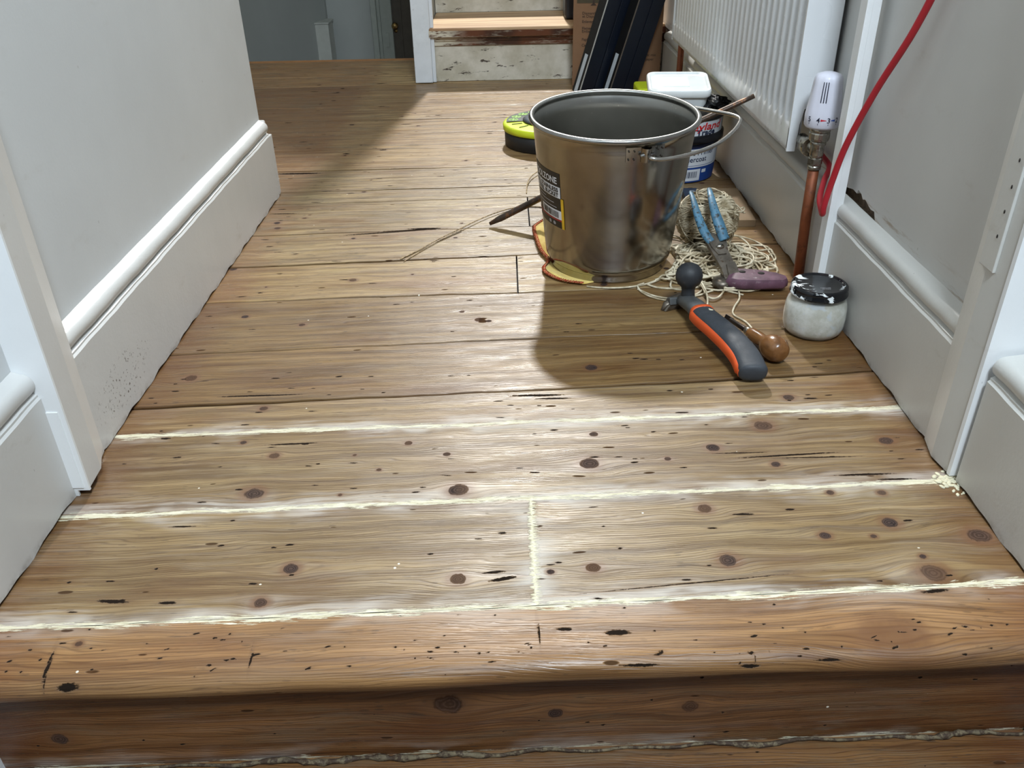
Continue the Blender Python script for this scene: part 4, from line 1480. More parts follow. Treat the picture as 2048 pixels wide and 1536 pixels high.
def tl(dr):
    def f(x, z):
        r = trad(z) + dr
        a = -PI / 2 + x / 0.085
        return (r * math.cos(a), r * math.sin(a), z)
    return f


mb = MB()
T0, T1, T2 = tl(0.0005), tl(0.0010), tl(0.0014)
patch(mb, T0, -0.13, 0.003, 0.13, 0.0795, 1, 48, 4)
patch(mb, T1, -0.12, 0.034, 0.106, 0.0715, 0, 40, 4)
patch(mb, T1, -0.13, 0.006, 0.042, 0.030, 0, 30, 2)
patch(mb, T1, 0.046, 0.021, 0.058, 0.028, 0, 4, 2)
patch(mb, T0, -0.13, 0.0985, 0.13, 0.1255, 0, 48, 3)
patch(mb, T2, -0.10, 0.0372, 0.084, 0.0379, 1, 40, 1)
patch(mb, T2, 0.0835, 0.0375, 0.0842, 0.066, 1, 1, 3)
patch(mb, T1, -0.13, 0.0725, 0.13, 0.0790, 3, 48, 1)
text_on(mb, 'Leyland', 0.0200, lambda x, y: T2(x + 0.082, y + 0.1095), 0.02, 0.15, mat=2, align='R', width=0.085)
text_on(mb, 'Trade', 0.0150, lambda x, y: T2(x + 0.064, y + 0.0998), 0.03, 0.0, mat=3, align='R', width=0.044)
text_on(mb, 'Acrylic Primer', 0.0150, lambda x, y: T2(x + 0.074, y + 0.0590), 0.012, mat=3, align='R', width=0.095)
text_on(mb, 'Undercoat', 0.0150, lambda x, y: T2(x + 0.054, y + 0.0455), 0.012, mat=3, align='R', width=0.066)
x = 0.006
while x < 0.034:
    w = rb.choice((0.0006, 0.0012, 0.0018))
    patch(mb, T2, x, 0.0125, x + w, 0.0255, 3, 1, 1)
    x += w + rb.choice((0.0008, 0.0012))
mb.build('label', [M_tubl, M_tubblue, M_tubred, M_tubnavy], tub)

# crumpled black bag lying on the tub lid
t = NT('black_bin_bag')
co = t.coord()
t.set('Base Color', srgb(22, 22, 24))
t.set('Roughness', 0.22)
t.set('Normal', t.bump(t.noise(co, 70.0, 4.0, 0.7), 0.9, 0.006))
M_bag = t.m
mb = MB()
bw = random.Random(9)
ph = [(bw.uniform(2, 9), bw.uniform(0, 6)) for _ in range(8)]


def bagf(u, w):
    a, b_ = 2 * PI * u, PI * w
    r = 1 + 0.12 * math.sin(ph[0][0] * a // 1 + ph[0][1]) * 0 + 0.13 * math.sin(5 * a + 3 * b_) + 0.09 * math.sin(9 * a - 7 * b_ + 1) + 0.05 * math.sin(17 * a + 11 * b_)
    r = r if 0 < w < 1 else 1
    return (0.034 * r * math.cos(a) * math.sin(b_), 0.028 * r * math.sin(a) * math.sin(b_), max(-0.011, 0.013 * r * math.cos(b_)))


mb.grid(bagf, 60, 26)
o = mb.build('black_bag', M_bag, loc=(TX + 0.060, TY - 0.02, 0.1475))
tag(o, 'crumpled scrap of black plastic bag on the right of the paint tub lid', 'bag')

# white food tub on top
M_wtub = simple('translucent_white_plastic', srgb(222, 226, 226), 0.22, var=0.04, scale=30)
wt = thing('food_tub', 'white rectangular plastic food tub resting on the paint tub', 'tub', (0.350, 1.790, 0.1375), R_(-5))
wt.rotation_euler = (R_(9), 0, R_(-5))
wt.location = (0.346, 1.760, 0.1440)
mb = MB()


def rrect(w, d, r, n=5):
    out = []
    for cx, cy, a0 in ((w - r, d - r, 0), (-w + r, d - r, 90), (-w + r, -d + r, 180), (w - r, -d + r, 270)):
        for k in range(n + 1):
            a = R_(a0 + 90 * k / n)
            out.append((cx + r * math.cos(a), cy + r * math.sin(a)))
    return out


def loft(mb, rings, mat=None, smooth=True, cap=True):
    v, f = [], []
    n = len(rings[0])
    for r in rings:
        v += r
    for i in range(len(rings) - 1):
        for k in range(n):
            k2 = (k + 1) % n
            f.append((i * n + k, i * n + k2, (i + 1) * n + k2, (i + 1) * n + k))
    if cap:
        f.append(list(range(n))[::-1])
        f.append([(len(rings) - 1) * n + k for k in range(n)])
    mb.add(v, f, smooth, mat)


loft(mb, [[(x, y, z) for x, y in rrect(w, d, 0.014)] for w, d, z in ((0.050, 0.042, 0.0), (0.0525, 0.0445, 0.002), (0.057, 0.049, 0.032))])
mb.build('tub_body', M_wtub, wt, autosmooth=40)
mb = MB()
loft(mb, [[(x, y, z) for x, y in rrect(w, d, 0.016)] for w, d, z in ((0.0605, 0.0525, 0.030), (0.0615, 0.0535, 0.032), (0.0615, 0.0535, 0.041), (0.0600, 0.0520, 0.0435), (0.056, 0.048, 0.0435), (0.0535, 0.0455, 0.0410), (0.045, 0.038, 0.0410), (0.040, 0.034, 0.0425))])
mb.build('lid', M_wtub, wt, autosmooth=40)
mb = MB()
mb.box((-0.034, -0.026, 0.0424), (0.020, 0.026, 0.0431), bev=0.0002)
mb.build('paper_label', simple('pale_label', srgb(206, 220, 214), 0.4, var=0.05), wt)

# lime case edge seen behind the tub
mb = MB()
mb.box((-0.03, -0.05, 0), (0.03, 0.05, 0.060), bev=0.008)
o = mb.build('lime_case', M_lime, loc=(0.376, 2.33, 0.0))
tag(o, 'small lime green plastic case on the floor behind the white food tub', 'case')

# ------------------------------------------------------------------ flat cardboard box with printed edge
M_card = simple('brown_cardboard', srgb(124, 102, 76), 0.8, var=0.08, scale=12, bump=0.15, bscale=300)
M_navyprint = simple('navy_print', srgb(26, 42, 66), 0.5)
M_txtlight = simple('pale_print', srgb(196, 206, 214), 0.5)
M_txtblue = simple('blue_print_text', srgb(72, 130, 180), 0.5)
fc_ = thing('flat_cardboard_box', 'flat brown cardboard box with dark blue printed edge, under the ball of twine', 'box', (0.389, 1.560, 0.0), R_(-3))
mb = MB()
mb.box((-0.050, -0.125, 0.0), (0.058, 0.052, 0.013), bev=0.001)
mb.build('carton', M_card, fc_)
mb = MB()
mb.box((-0.0505, -0.1255, 0.0005), (-0.022, 0.0525, 0.0136), mat=0)
T = lambda x, y: (-0.030 - y, -0.070 + x, 0.0192)
text_on(mb, 'ne', 0.024, lambda x, y: (-0.028 - y, -0.062 + x, 0.0141), 0.0, mat=2)
text_on(mb, 'an', 0.022, lambda x, y: (-0.028 - y, 0.018 + x, 0.0141), 0.0, mat=1)
mb.build('printed_edge', [M_navyprint, M_txtlight, M_txtblue], fc_)

# ------------------------------------------------------------------ twine
t = NT('waxed_twine')
co = t.coord()
t.set('Base Color', t.mix(t.ramp(t.noise(co, 60.0, 3.0), 0.3, 0.7), srgb(150, 134, 104), srgb(218, 206, 180)))
t.set('Roughness', 0.6)
t.set('Normal', t.bump(t.noise(co, 900.0, 2.0), 0.5, 0.0008))
M_twine = t.m
rt_ = random.Random(21)
ballC = Vector((0.330, 1.340, 0.0515))
ballS = 1.17
mb = MB()
# solid heart of the ball so that no floor shows between the windings
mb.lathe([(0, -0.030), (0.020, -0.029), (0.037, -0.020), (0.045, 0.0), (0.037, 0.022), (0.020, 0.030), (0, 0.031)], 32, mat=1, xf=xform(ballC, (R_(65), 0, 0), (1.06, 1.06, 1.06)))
for k in range(130):
    tilt = rt_.gauss(0, 0.55)
    az = rt_.uniform(0, 2 * PI)
    off = rt_.gauss(0, 0.32)
    rr = 0.0510 * (1 - 0.03 * rt_.random())
    nrm = Vector((math.sin(tilt) * math.cos(az), math.sin(tilt) * math.sin(az) + 0.55, math.cos(tilt))).normalized()
    u_ = nrm.orthogonal().normalized()
    w_ = nrm.cross(u_)
    d = max(-0.85, min(0.85, off))
    cr = math.sqrt(1 - d * d)
    pts = []
    for i in range(36):
        a = 2 * PI * i / 36
        wv = 1 + 0.012 * math.sin(3 * a + k)
        p = (u_ * math.cos(a) + w_ * math.sin(a)) * cr * rr * wv + nrm * d * rr * 0.85
        p = ballC + p
        p.z = max(0.0015, p.z)
        pts.append(p)
    mb.tube(pts, 0.0012, 5, closed=True)
for k in range(5):
    a = rt_.uniform(-2.6, -0.5)
    c = ballC + Vector((0.046 * math.cos(a), -0.030 + 0.012 * math.sin(a), 0.020 + 0.012 * rt_.random()))
    mb.tube(spline([c + Vector((rt_.uniform(-0.02, 0.02), rt_.uniform(-0.016, 0.0), rt_.uniform(-0.01, 0.02))) for _ in range(5)], 6), 0.0011, 5)
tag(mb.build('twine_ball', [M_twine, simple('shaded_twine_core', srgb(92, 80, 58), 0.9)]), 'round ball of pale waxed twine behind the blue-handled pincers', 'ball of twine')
mb = MB()
TC = Vector((0.322, 1.262, 0.0))


def clampxy(p):
    d = Vector((p.x - BKX, p.y - BKY, 0))
    if d.length < 0.112:
        d = d.normalized() * 0.1135
        p.x, p.y = BKX + d.x, BKY + d.y
    p.x = min(p.x, 0.437)
    e = p - ballC
    if e.length < 0.054:
        p = ballC + e.normalized() * 0.0545
        p.z = max(p.z, 0.0015)
    if p.y > 1.40:
        p.y = 1.40
    return p


for k in range(150):
    cx = TC.x + rt_.gauss(0, 0.036)
    cy = TC.y + rt_.gauss(0, 0.030)
    rx, ry = rt_.uniform(0.014, 0.055), rt_.uniform(0.012, 0.042)
    rot = rt_.gauss(0, 0.5)
    z0 = rt_.uniform(0.0015, 0.030) * math.exp(-((cx - TC.x) ** 2 + (cy - TC.y) ** 2) / 0.006)
    tx, ty = rt_.gauss(0, 0.10), rt_.gauss(0, 0.10)
    pts = []
    p1, p2 = rt_.uniform(0, 6), rt_.uniform(0, 6)
    for i in range(40):
        a = 2 * PI * i / 40
        q = 1 + 0.16 * math.sin(2 * a + p1) + 0.08 * math.sin(3 * a + p2)
        x, y = rx * q * math.cos(a), ry * q * math.sin(a)
        xx, yy = x * math.cos(rot) - y * math.sin(rot), x * math.sin(rot) + y * math.cos(rot)
        e = math.exp(-((cx + xx - TC.x) ** 2 + (cy + yy - TC.y) ** 2) / 0.0045)
        z = 0.0015 + max(0, (z0 + xx * tx + yy * ty + 0.002 * math.sin(5 * a + p1))) * (0.25 + 0.75 * e)
        pts.append(clampxy(Vector((cx + xx, cy + yy, z))))
    mb.tube(pts, 0.0017, 5, closed=True)
# long loose loops spreading towards the camera
loops = [
    [(0.120, 1.196, 0.0016), (0.155, 1.188, 0.0016), (0.205, 1.205, 0.002), (0.245, 1.240, 0.006), (0.270, 1.27, 0.012), (0.29, 1.30, 0.02)],
    [(0.195, 1.178, 0.0015), (0.220, 1.150, 0.0015), (0.255, 1.142, 0.0015), (0.285, 1.160, 0.0016), (0.300, 1.19, 0.004), (0.295, 1.23, 0.012)],
    [(0.195, 1.220, 0.004), (0.200, 1.165, 0.0018), (0.235, 1.136, 0.0015), (0.280, 1.150, 0.0015), (0.315, 1.168, 0.0016), (0.350, 1.150, 0.0014)],
    [(0.285, 1.19, 0.02), (0.292, 1.145, 0.010), (0.287, 1.110, 0.0016), (0.273, 1.082, 0.0014), (0.276, 1.045, 0.0014), (0.296, 1.016, 0.0014), (0.318, 1.013, 0.0014), (0.334, 1.030, 0.0014), (0.332, 1.060, 0.0014), (0.320, 1.085, 0.0014), (0.326, 1.108, 0.0016), (0.340, 1.135, 0.002), (0.345, 1.16, 0.004)],
    [(0.345, 1.30, 0.012), (0.372, 1.335, 0.02), (0.392, 1.355, 0.012), (0.405, 1.340, 0.004), (0.400, 1.300, 0.002), (0.388, 1.255, 0.002), (0.365, 1.225, 0.004), (0.335, 1.215, 0.01)],
    [(0.330, 1.30, 0.018), (0.365, 1.365, 0.012), (0.400, 1.372, 0.006), (0.428, 1.345, 0.002), (0.432, 1.290, 0.0015), (0.424, 1.235, 0.0015)],
    [(0.30, 1.33, 0.02), (0.268, 1.37, 0.02), (0.268, 1.42, 0.035), (0.29, 1.44, 0.05), (0.31, 1.42, 0.05), (0.312, 1.37, 0.03), (0.31, 1.33, 0.02)],
]
for L in loops:
    mb.tube([clampxy(Vector(p)) for p in spline(L, 8)], 0.0015, 6)
tag(mb.build('tangled_twine', M_twine), 'heap of tangled pale twine on the boards right of the bucket', 'twine')

# ------------------------------------------------------------------ pincers with chipped blue handles
M_bluepaint = simple('chipped_blue_paint', srgb(74, 116, 140), 0.5, var=0.2, scale=60, c2=srgb(48, 54, 54), lo=0.54, hi=0.60)
M_oldsteel = simple('old_steel', srgb(120, 112, 102), 0.42, 0.85, var=0.25, scale=50, c2=srgb(86, 66, 48), lo=0.56, hi=0.7)
po = Vector((0.324, 1.222, 0.047))
pin = thing('pincers', 'old steel pincers with chipped blue handles propped on the ball of twine', 'pincers', tuple(po))


def loc_pts(L):
    return [Vector(p) - po for p in L]


mb = MB()
mb.tube(spline(loc_pts([(0.2945, 1.322, 0.104), (0.2945, 1.295, 0.098), (0.2965, 1.268, 0.085), (0.304, 1.240, 0.066), (0.313, 1.228, 0.055)]), 6), [0.0032 + 0.0042 * min(1, i / 16) for i in range(25)], 10, flat=0.6)
o = mb.build('handle', M_bluepaint, pin)
o['label'] = 'left blue handle'
mb = MB()
mb.tube(spline(loc_pts([(0.3215, 1.313, 0.112), (0.3190, 1.285, 0.108), (0.3200, 1.255, 0.094), (0.3270, 1.238, 0.074), (0.333, 1.229, 0.058)]), 6), [0.0034 + 0.0052 * min(1, i / 16) for i in range(25)], 10, flat=0.6)
o = mb.build('handle', M_bluepaint, pin)
o['label'] = 'right blue handle'
mb = MB()
# hinge plates and jaws, sloping down to the boards
xfj = Matrix.Rotation(R_(12), 4, 'Z') @ Matrix.Rotation(R_(38), 4, 'X') @ Matrix.Diagonal((0.95, 0.62, 1, 1))
mb.prism([(-0.018, 0.040), (-0.006, 0.046), (0.006, 0.034), (0.014, 0.046), (0.018, 0.036), (0.015, 0.012), (0.014, -0.012), (0.017, -0.040), (0.016, -0.075), (0.005, -0.100), (-0.006, -0.098), (-0.007, -0.055), (-0.014, -0.010), (-0.018, 0.015)], -0.004, 0.002, xf=xfj)
mb.prism([(-0.016, 0.030), (0.0, 0.036), (0.015, 0.024), (0.013, 0.0), (0.008, -0.02), (-0.006, -0.02), (-0.014, 0.004)], 0.002, 0.005, xf=xfj)
mb.prism([(0.002, -0.050), (0.017, -0.045), (0.019, -0.078), (0.007, -0.102), (-0.001, -0.098)], 0.001, 0.006, xf=xfj)
mb.build('jaw', M_oldsteel, pin)
mb = MB()
mb.lathe([(0, 0.0095), (0.0035, 0.009), (0.0062, 0.0075), (0.0072, 0.005), (0.0072, 0.002), (0, 0.002)], 24, xf=xfj)
mb.build('pivot_bolt', M_chrome, pin)

# ------------------------------------------------------------------ purple-handled scraper
M_purple = simple('purple_worn_paint', srgb(92, 62, 76), 0.5, var=0.3, scale=40, c2=srgb(150, 138, 138), lo=0.58, hi=0.74, bump=0.2, bscale=150)
pu = thing('purple_tool', 'old hand tool with a worn purple handle pierced by holes, beside the glass jar', 'tool', (0.375, 1.178, 0.0), R_(-14))
mb = MB()
ou = [(-0.045, -0.020), (-0.040, 0.017), (-0.030, 0.022), (0.0, 0.023), (0.030, 0.016), (0.044, 0.006), (0.046, -0.004), (0.040, -0.013), (0.0, -0.022), (-0.030, -0.025)]
n = len(ou)
rings = []
for sc, z in ((0.93, 0.006), (1.0, 0.009), (1.0, 0.016), (0.9, 0.021), (0.6, 0.0225)):
    rings.append([(x * (sc if sc > 0.9 else (0.5 + sc / 2)), y * sc, z) for x, y in ou])
loft(mb, rings)
handle = mb.build('handle', M_purple, pu, autosmooth=50)
mb = MB()
for x in (-0.022, 0.006):
    mb.lathe([(0, 0.0), (0.0046, 0.0), (0.0046, 0.0006), (0, 0.0006)], 20, xf=xform((x, 0.004, 0.0224), (0, 0, 0), (1.1, 1, 1)))
mb.build('hole', M_dark_gap, handle)
mb = MB()
mb.lathe([(0, 0.004), (0.018, 0.004), (0.020, 0.008), (0.018, 0.014), (0.012, 0.017), (0, 0.0175)], 28, xf=xform((-0.050, -0.008, 0.0), (0, 0, 0), (0.8, 0.9, 0.9)))
mb.build('steel_head', M_oldsteel, pu)

# ------------------------------------------------------------------ paint scraper with orange and black grip
M_grip = simple('dark_rubber_grip', srgb(52, 56, 62), 0.6, var=0.1, scale=60, bump=0.2, bscale=500)
M_orange = simple('orange_plastic', srgb(214, 84, 34), 0.42, var=0.06)
M_gmetal = simple('grey_cast_metal', srgb(96, 98, 98), 0.45, 0.5, var=0.15)
M_ballk = simple('dusty_black_knob', srgb(36, 38, 42), 0.55, var=0.3, scale=40, c2=srgb(92, 88, 80), lo=0.58, hi=0.75)
sc = thing('paint_scraper', 'black and orange handled paint scraper with a round knob, lying on the boards', 'scraper', (0.28, 0.99, 0.0))
so = Vector((0.28, 0.99, 0.0))
path = spline([(0.2640, 1.046, 0.0245), (0.2672, 1.028, 0.0255), (0.2765, 0.995, 0.0270), (0.2880, 0.958, 0.0255), (0.2960, 0.928, 0.0215), (0.2985, 0.903, 0.0160), (0.2985, 0.893, 0.0140)], 8)
path = [p - so for p in path]


def grip(mb, path, prof_fn, mat=None):
    """sweep a cross-section (side, height) along a path on the floor plane"""
    rings = []
    n = len(path)
    for i, p in enumerate(path):
        a, b_ = path[max(0, i - 1)], path[min(n - 1, i + 1)]
        t_ = (b_ - a).normalized()
        side = Vector((t_.y, -t_.x, 0)).normalized()
        upv = side.cross(t_)
        if upv.z < 0:
            upv = -upv
        rings.append([tuple(p + side * u + upv * w) for u, w in prof_fn(i / (n - 1))])
    loft(mb, rings, mat)


def ell(w, h, n=20, e=0.75, cu=0.0, ch=0.0):
    out = []
    for k in range(n):
        a = 2 * PI * k / n
        c, s_ = math.cos(a), math.sin(a)
        out.append((cu + w * math.copysign(abs(c) ** e, c), ch + h * math.copysign(abs(s_) ** e, s_)))
    return out


def endround(q):
    k = 1.0
    if q > 0.86:
        k = math.sqrt(max(0.02, 1 - ((q - 0.86) / 0.14) ** 2))
    if q < 0.03:
        k = 0.85 + 5 * q
    return k


mb = MB()
grip(mb, path, lambda q: ell((0.0155 + 0.0030 * q) * endround(q), (0.0115 + 0.0015 * q) * endround(q)))
mb.build('rubber_grip', M_grip, sc)
mb = MB()
# orange insert along the left flank
path_o = path[:int(len(path) * 0.86)]
grip(mb, path_o, lambda q: ell(0.0085 * (0.9 if q < 0.95 else 0.7), 0.0085 * (1 if q < 0.93 else 0.75), cu=0.0105 + 0.0024 * q, ch=-0.0022))
p0 = path[0]
grip(mb, [p0 + (path[1] - path[0]).normalized() * s_ for s_ in (-0.003, -0.001, 0.002, 0.004)], lambda q: ell(0.0166, 0.0122))
ins = mb.build('orange_insert', M_orange, sc)
mb = MB()
pe = path_o[-4]
mb.lathe([(0, 0), (0.0022, 0.0), (0.0022, 0.0008), (0, 0.0008)], 12, xf=Matrix.Translation(pe + Vector((-0.0158, -0.004, 0.004))) @ Matrix.Rotation(R_(-70), 4, 'Y') @ Matrix.Diagonal((1, 2.0, 1, 1)))
mb.build('hanging_hole', M_dark_gap, ins)
mb = MB()
neck = [Vector(p) - so for p in ((0.2520, 1.104, 0.018), (0.2540, 1.090, 0.021), (0.2590, 1.070, 0.0235), (0.2640, 1.046, 0.0245))]
grip(mb, neck, lambda q: ell(0.0120 + 0.002 * q, 0.0085 + 0.002 * q))
mb.box((-0.020, -0.005, -0.007), (0.012, 0.007, 0.004), bev=0.002, xf=xform(Vector((0.249, 1.112, 0.015)) - so, (R_(-20), 0, R_(12))))
mb.build('head', M_gmetal, sc)
mb = MB()
mb.add([Vector(p) - so for p in ((0.221, 1.105, 0.0008), (0.225, 1.101, 0.0008), (0.2620, 1.117, 0.0006), (0.264, 1.124, 0.0006), (0.2340, 1.112, 0.014), (0.236, 1.105, 0.015), (0.262, 1.112, 0.013), (0.262, 1.119, 0.013))],
       [(0, 1, 2, 3), (4, 7, 6, 5), (0, 4, 5, 1), (1, 5, 6, 2), (2, 6, 7, 3), (3, 7, 4, 0)])
mb.tube([Vector(p) - so for p in ((0.220, 1.104, 0.002), (0.226, 1.109, 0.009), (0.236, 1.113, 0.014), (0.250, 1.112, 0.018))], [0.002, 0.005, 0.007, 0.009], 12, flat=0.45)
mb.build('blade', M_oldsteel, sc)
mb = MB()
kb = Vector((0.2545, 1.098, 0.024)) - so
mb.lathe([(0, 0.0), (0.0105, 0.0), (0.0098, 0.006), (0.0094, 0.012), (0.0108, 0.018), (0.0160, 0.0225), (0.0190, 0.0295), (0.0196, 0.036), (0.0180, 0.0445), (0.0125, 0.0515), (0.006, 0.0545), (0, 0.055)], 40, xf=Matrix.Translation(kb) @ Matrix.Rotation(R_(-8), 4, 'X') @ Matrix.Diagonal((0.98, 0.98, 0.92, 1)))
mb.build('knob', M_ballk, sc)
mb = MB()
for (q, u, r) in ((0.03, -0.002, 0.0016), (0.16, -0.006, 0.0022), (0.13, -0.005, 0.0012)):
    p = path[int(q * len(path))]
    mb.lathe([(0, 0), (r, 0), (r * 0.6, 0.0006), (0, 0.0007)], 9, xf=xform(p + Vector((-u, 0, 0.0114)), (0, 0, q * 9), (1, 1.6, 1)))
mb.build('paint_splash', M_filler, sc)

# ------------------------------------------------------------------ stubby wooden screwdriver
t = NT('varnished_boxwood')
co = t.coord()
n1 = t.noise(t.scale(co, (60, 14, 60)), 1.0, 4.0, 0.6)
t.set('Base Color', t.mix(t.ramp(n1, 0.3, 0.7), srgb(88, 56, 30), srgb(128, 86, 48)))
t.set('Roughness', 0.26)
M_box = t.m
A, B_ = Vector((0.3040, 1.066, 0.0075)), Vector((0.3455, 0.940, 0.0185))
sd = thing('screwdriver', 'short old screwdriver with a bulbous varnished wooden handle, between scraper and jar', 'screwdriver', tuple(A))
dirv = (B_ - A)
LEN = dirv.length
xf = dirv.to_track_quat('Z', 'Y').to_matrix().to_4x4()
mb = MB()
mb.lathe([(0, 0.060), (0.0068, 0.060), (0.0080, 0.063), (0.0085, 0.070), (0.0088, 0.082), (0.0082, 0.090), (0.0096, 0.096), (0.0145, 0.104), (0.0172, 0.113), (0.0168, 0.123), (0.0130, 0.131), (0.0095, 0.134), (0, 0.135)], 36, xf=xf)
mb.build('handle', M_box, sd)
mb = MB()
mb.lathe([(0, 0.052), (0.0052, 0.052), (0.0060, 0.055), (0.0066, 0.061), (0, 0.062)], 24, xf=xf)
mb.build('ferrule', M_chrome, sd)
mb = MB()
mb.lathe([(0, 0.010), (0.0034, 0.012), (0.0036, 0.045), (0.0042, 0.053), (0, 0.054)], 16, xf=xf)
mb.box((-0.0040, -0.0011, -0.002), (0.0040, 0.0011, 0.016), xf=xf @ Matrix.Rotation(R_(60), 4, 'Z'), bev=0.0004)
mb.build('blade', simple('black_iron', srgb(44, 36, 32), 0.4, 0.7), sd)

# ------------------------------------------------------------------ glass jar with black lid
JX, JY = 0.4165, 1.036
jar = thing('glass_jar', 'squat glass jar of white paste with a paint-smeared black lid', 'jar', (JX, JY, 0.0))
t = NT('jar_glass')
t.set('Base Color', (1.0, 1.0, 1.0, 1))
t.set('Roughness', 0.05)
t.set('Transmission Weight', 1.0)
t.set('IOR', 1.45)
M_glass = t.m
t = NT('white_paste')
co = t.coord()
n1 = t.noise(co, 55.0, 5.0, 0.65)
c = t.mix(t.ramp(n1, 0.35, 0.7), srgb(222, 220, 206), srgb(250, 249, 242))
c = t.mix(t.ramp(t.noise(co, 38.0, 3.0, 0.5), 0.60, 0.66), c, srgb(236, 240, 240))
c = t.mix(t.ramp(t.voro(co, 120.0), 0.16, 0.08, 0.0, 0.8), c, srgb(240, 242, 240))
t.set('Base Color', c)
t.set('Roughness', 0.5)
t.set('Normal', t.bump(n1, 0.5, 0.003))
M_paste = t.m
mb = MB()
outp = [(0, 0.0012), (0.030, 0.0), (0.0345, 0.0012), (0.0385, 0.006), (0.0405, 0.013), (0.0410, 0.026), (0.0402, 0.040), (0.0380, 0.048), (0.0345, 0.0525), (0.0335, 0.056), (0.0335, 0.061)]
inp = [(0.0318, 0.061), (0.0318, 0.055), (0.0330, 0.051), (0.0364, 0.046), (0.0386, 0.039), (0.0394, 0.026), (0.0389, 0.014), (0.0370, 0.008), (0.033, 0.0045), (0, 0.004)]
mb.lathe(outp + inp, 64)
mb.build('glass', M_glass, jar)
mb = MB()
mb.lathe([(0, 0.0034), (0.0332, 0.0040), (0.0374, 0.0078), (0.0393, 0.0140), (0.0398, 0.026), (0.0390, 0.0395), (0.0368, 0.0465), (0.0334, 0.0505), (0.0322, 0.0540), (0, 0.0530)], 64)
mb.build('paste', M_paste, jar)
t = NT('smeared_black_lid')
co = t.coord()
sm = t.ramp(t.noise(t.scale(co, (40, 65, 50)), 1.0, 4.0, 0.6, dist=0.8), 0.55, 0.575)
sx = t.n.new('ShaderNodeSeparateXYZ')
t.l.new(co, sx.inputs[0])
rr_ = t.math('SQRT', t.math('ADD', t.math('POWER', sx.outputs[0], 2.0), t.math('POWER', sx.outputs[1], 2.0)))
sm = t.math('MULTIPLY', sm, t.math('MAXIMUM', t.ramp(rr_, 0.026, 0.032), t.ramp(sx.outputs[0], -0.008, -0.018)))
t.set('Base Color', t.mix(sm, srgb(16, 17, 20), srgb(222, 226, 226)))
t.set('Roughness', t.math('ADD', 0.10, t.math('MULTIPLY', sm, 0.4)))
t.set('Normal', t.bump(sm, 0.4, 0.001))
M_lid = t.m
mb = MB()
mb.lathe([(0.0335, 0.0575), (0.0372, 0.0575), (0.0382, 0.0590), (0.0380, 0.0605), (0.0372, 0.0615), (0.0372, 0.0665), (0.0366, 0.0695), (0.0345, 0.0712), (0.0322, 0.0712), (0.0305, 0.0695), (0.0290, 0.0690), (0, 0.0690)], 72)
mb.lathe([(0, 0.0570), (0.0335, 0.0570), (0.0335, 0.0578)], 48)
lid = mb.build('lid', M_lid, jar)
mb = MB()
text_on(mb, 'STORE IN A COOL', 0.0030, lambda x, y: (0.0035 + x, -0.0135 + y, 0.0693), 0.0, align='C', width=0.014)
text_on(mb, 'DRY PLACE', 0.0030, lambda x, y: (0.0035 + x, -0.0172 + y, 0.0693), 0.0, align='C', width=0.011)
mb.build('small_print', M_lgrey, lid)

# ------------------------------------------------------------------ big cardboard box, dark boards, stair side bag
M_card2 = simple('box_cardboard', srgb(132, 98, 70), 0.8, var=0.06, scale=10, bump=0.1, bscale=250)
M_brownink = simple('brown_ink', srgb(62, 44, 30), 0.7)
M_olive = simple('olive_print', srgb(70, 60, 38), 0.7)
bx = thing('cardboard_box', 'tall brown printed cardboard box standing against the foot of the stairs', 'box', (0.329, 2.648, 0.0), R_(-5))
mb = MB()
mb.box((-0.128, -0.045, 0.001), (0.128, 0.035, 0.52), bev=0.0015)
mb.build('carton', M_card2, bx)
mb = MB()
F = lambda x, z: (x, -0.0458, z)
for i, (a, b_) in enumerate((('Dismantle', 0.198), ('et Dispose', 0.190), ('Enlever', 0.176), ('Flatten', 0.158), ('Emballage', 0.150), ('Papier', 0.128), ('Carton', 0.112))):
    text_on(mb, a, 0.0105, lambda x, y, b_=b_: F(-0.102 + x, b_ + y), 0.01)
mb.build('printing', [M_brownink], bx)
mb = MB()
text_on(mb, 'fsc mix', 0.010, lambda x, y: F(0.085 + x, 0.085 + y), 0.01)
text_on(mb, 'paper', 0.010, lambda x, y: F(0.085 + x, 0.073 + y), 0.01)
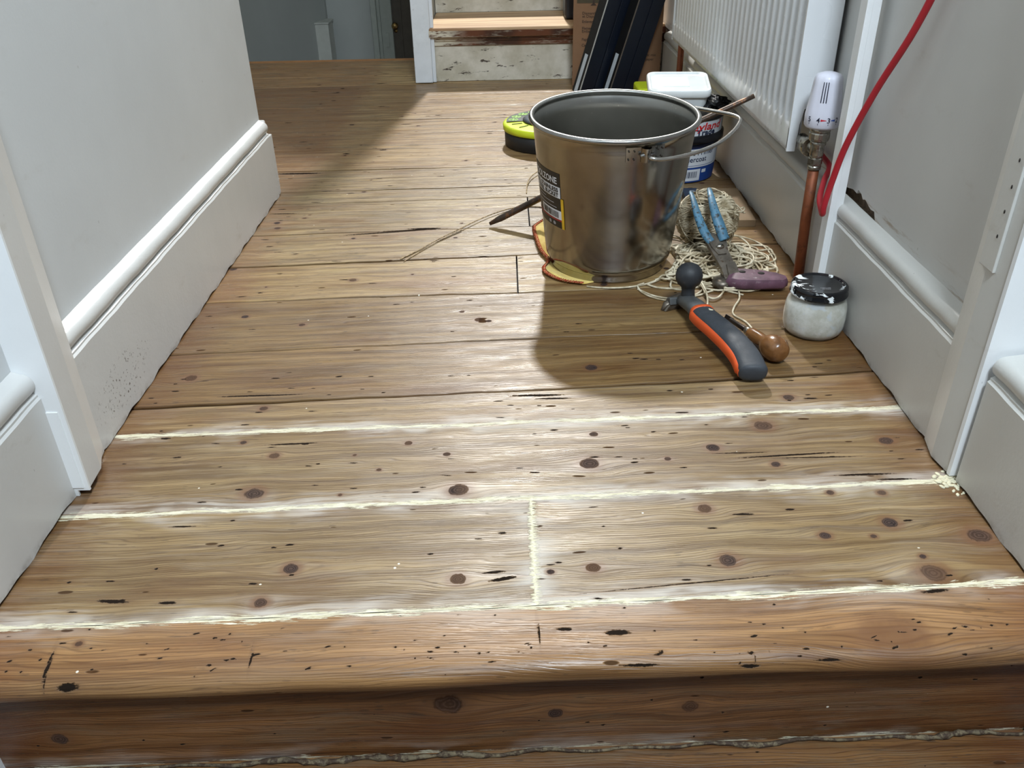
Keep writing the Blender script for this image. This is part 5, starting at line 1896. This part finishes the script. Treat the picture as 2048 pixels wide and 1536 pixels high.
# tree mark on an olive patch
mb.build('printing', [M_brownink, M_olive], bx)
mb = MB()
mb.add([F(-0.118, 0.228), F(-0.040, 0.228), F(-0.040, 0.30), F(-0.118, 0.30)], [(0, 1, 2, 3)], mat=1)
mb.add([(-0.080, -0.0462, 0.222), (-0.062, -0.0462, 0.222), (-0.068, -0.0462, 0.227), (-0.070, -0.0462, 0.245), (-0.072, -0.0462, 0.245), (-0.074, -0.0462, 0.227)], [(0, 1, 2, 3, 4, 5)], mat=0)
mb.build('tree_mark', [M_brownink, M_olive], bx)
for z in (0.03, 0.115, 0.20):
    mb = MB()
    mb.box((-0.1288, -0.044, z), (-0.1278, -0.040, z + 0.012))
    mb.build('flap_slot', M_brownink, bx)

M_navy = simple('navy_black_laminate', srgb(20, 26, 38), 0.35, var=0.12, scale=8)
M_edge = simple('black_edge', srgb(10, 10, 12), 0.45)
M_eline = simple('pale_edge_line', srgb(170, 170, 166), 0.5)
M_stk = simple('silver_sticker', srgb(176, 184, 190), 0.35, var=0.1)


def leaning_board(x, y, label, yaw, edge_mat):
    r = thing('dark_shelf_board', label, 'board', (x, y, 0.0), 0, 'dark boards leaning beside the cardboard box')
    S = Matrix.Identity(4)
    S = Matrix.Rotation(R_(16.5), 4, 'Y') @ Matrix.Rotation(yaw, 4, 'Z')
    W_, D_, H_ = 0.088, 0.034, 0.43
    zb = 0.012
    for part, lo, hi, m in (('panel', (0, 0, zb), (W_ * 0.50, D_, H_), M_navy), ('panel', (W_ * 0.54, 0.0, zb), (W_, D_, H_), M_navy)):
        mb = MB()
        mb.box(lo, hi, bev=0.001, xf=S)
        mb.build(part, m, r)
    mb = MB()
    mb.box((W_ * 0.48, 0.004, zb), (W_ * 0.56, D_ - 0.002, H_ - 0.002), xf=S)
    mb.box((-0.002, 0.003, zb), (0.001, D_ - 0.0, H_), xf=S)
    mb.build('core_strip', M_edge, r)
    mb = MB()
    mb.box((-0.0012, -0.0008, zb), (0.0010, 0.0022, H_), xf=S)
    mb.build('edge_line', edge_mat, r)
    mb = MB()
    mb.box((-0.0026, 0.010, zb + 0.0), (-0.0018, D_ - 0.010, zb + 0.105), xf=S)
    mb.build('sticker', M_stk, r)
    return r


leaning_board(0.203, 2.46, 'dark navy laminate board with a bright pale edge line, leaning left of its twin', R_(30), M_eline)
leaning_board(0.288, 2.46, 'dark navy laminate board leaning right of its twin, nearest the radiator', R_(30), simple('dull_edge_line', srgb(92, 84, 76), 0.5))
mb = MB()
mb.box((-0.03, -0.06, 0.0), (0.05, 0.06, 0.20), bev=0.012)
o = mb.build('navy_bag', M_navy, loc=(0.216, 2.86, 0.159))
tag(o, 'dark navy bag standing on the first stair tread behind the cardboard box', 'bag')
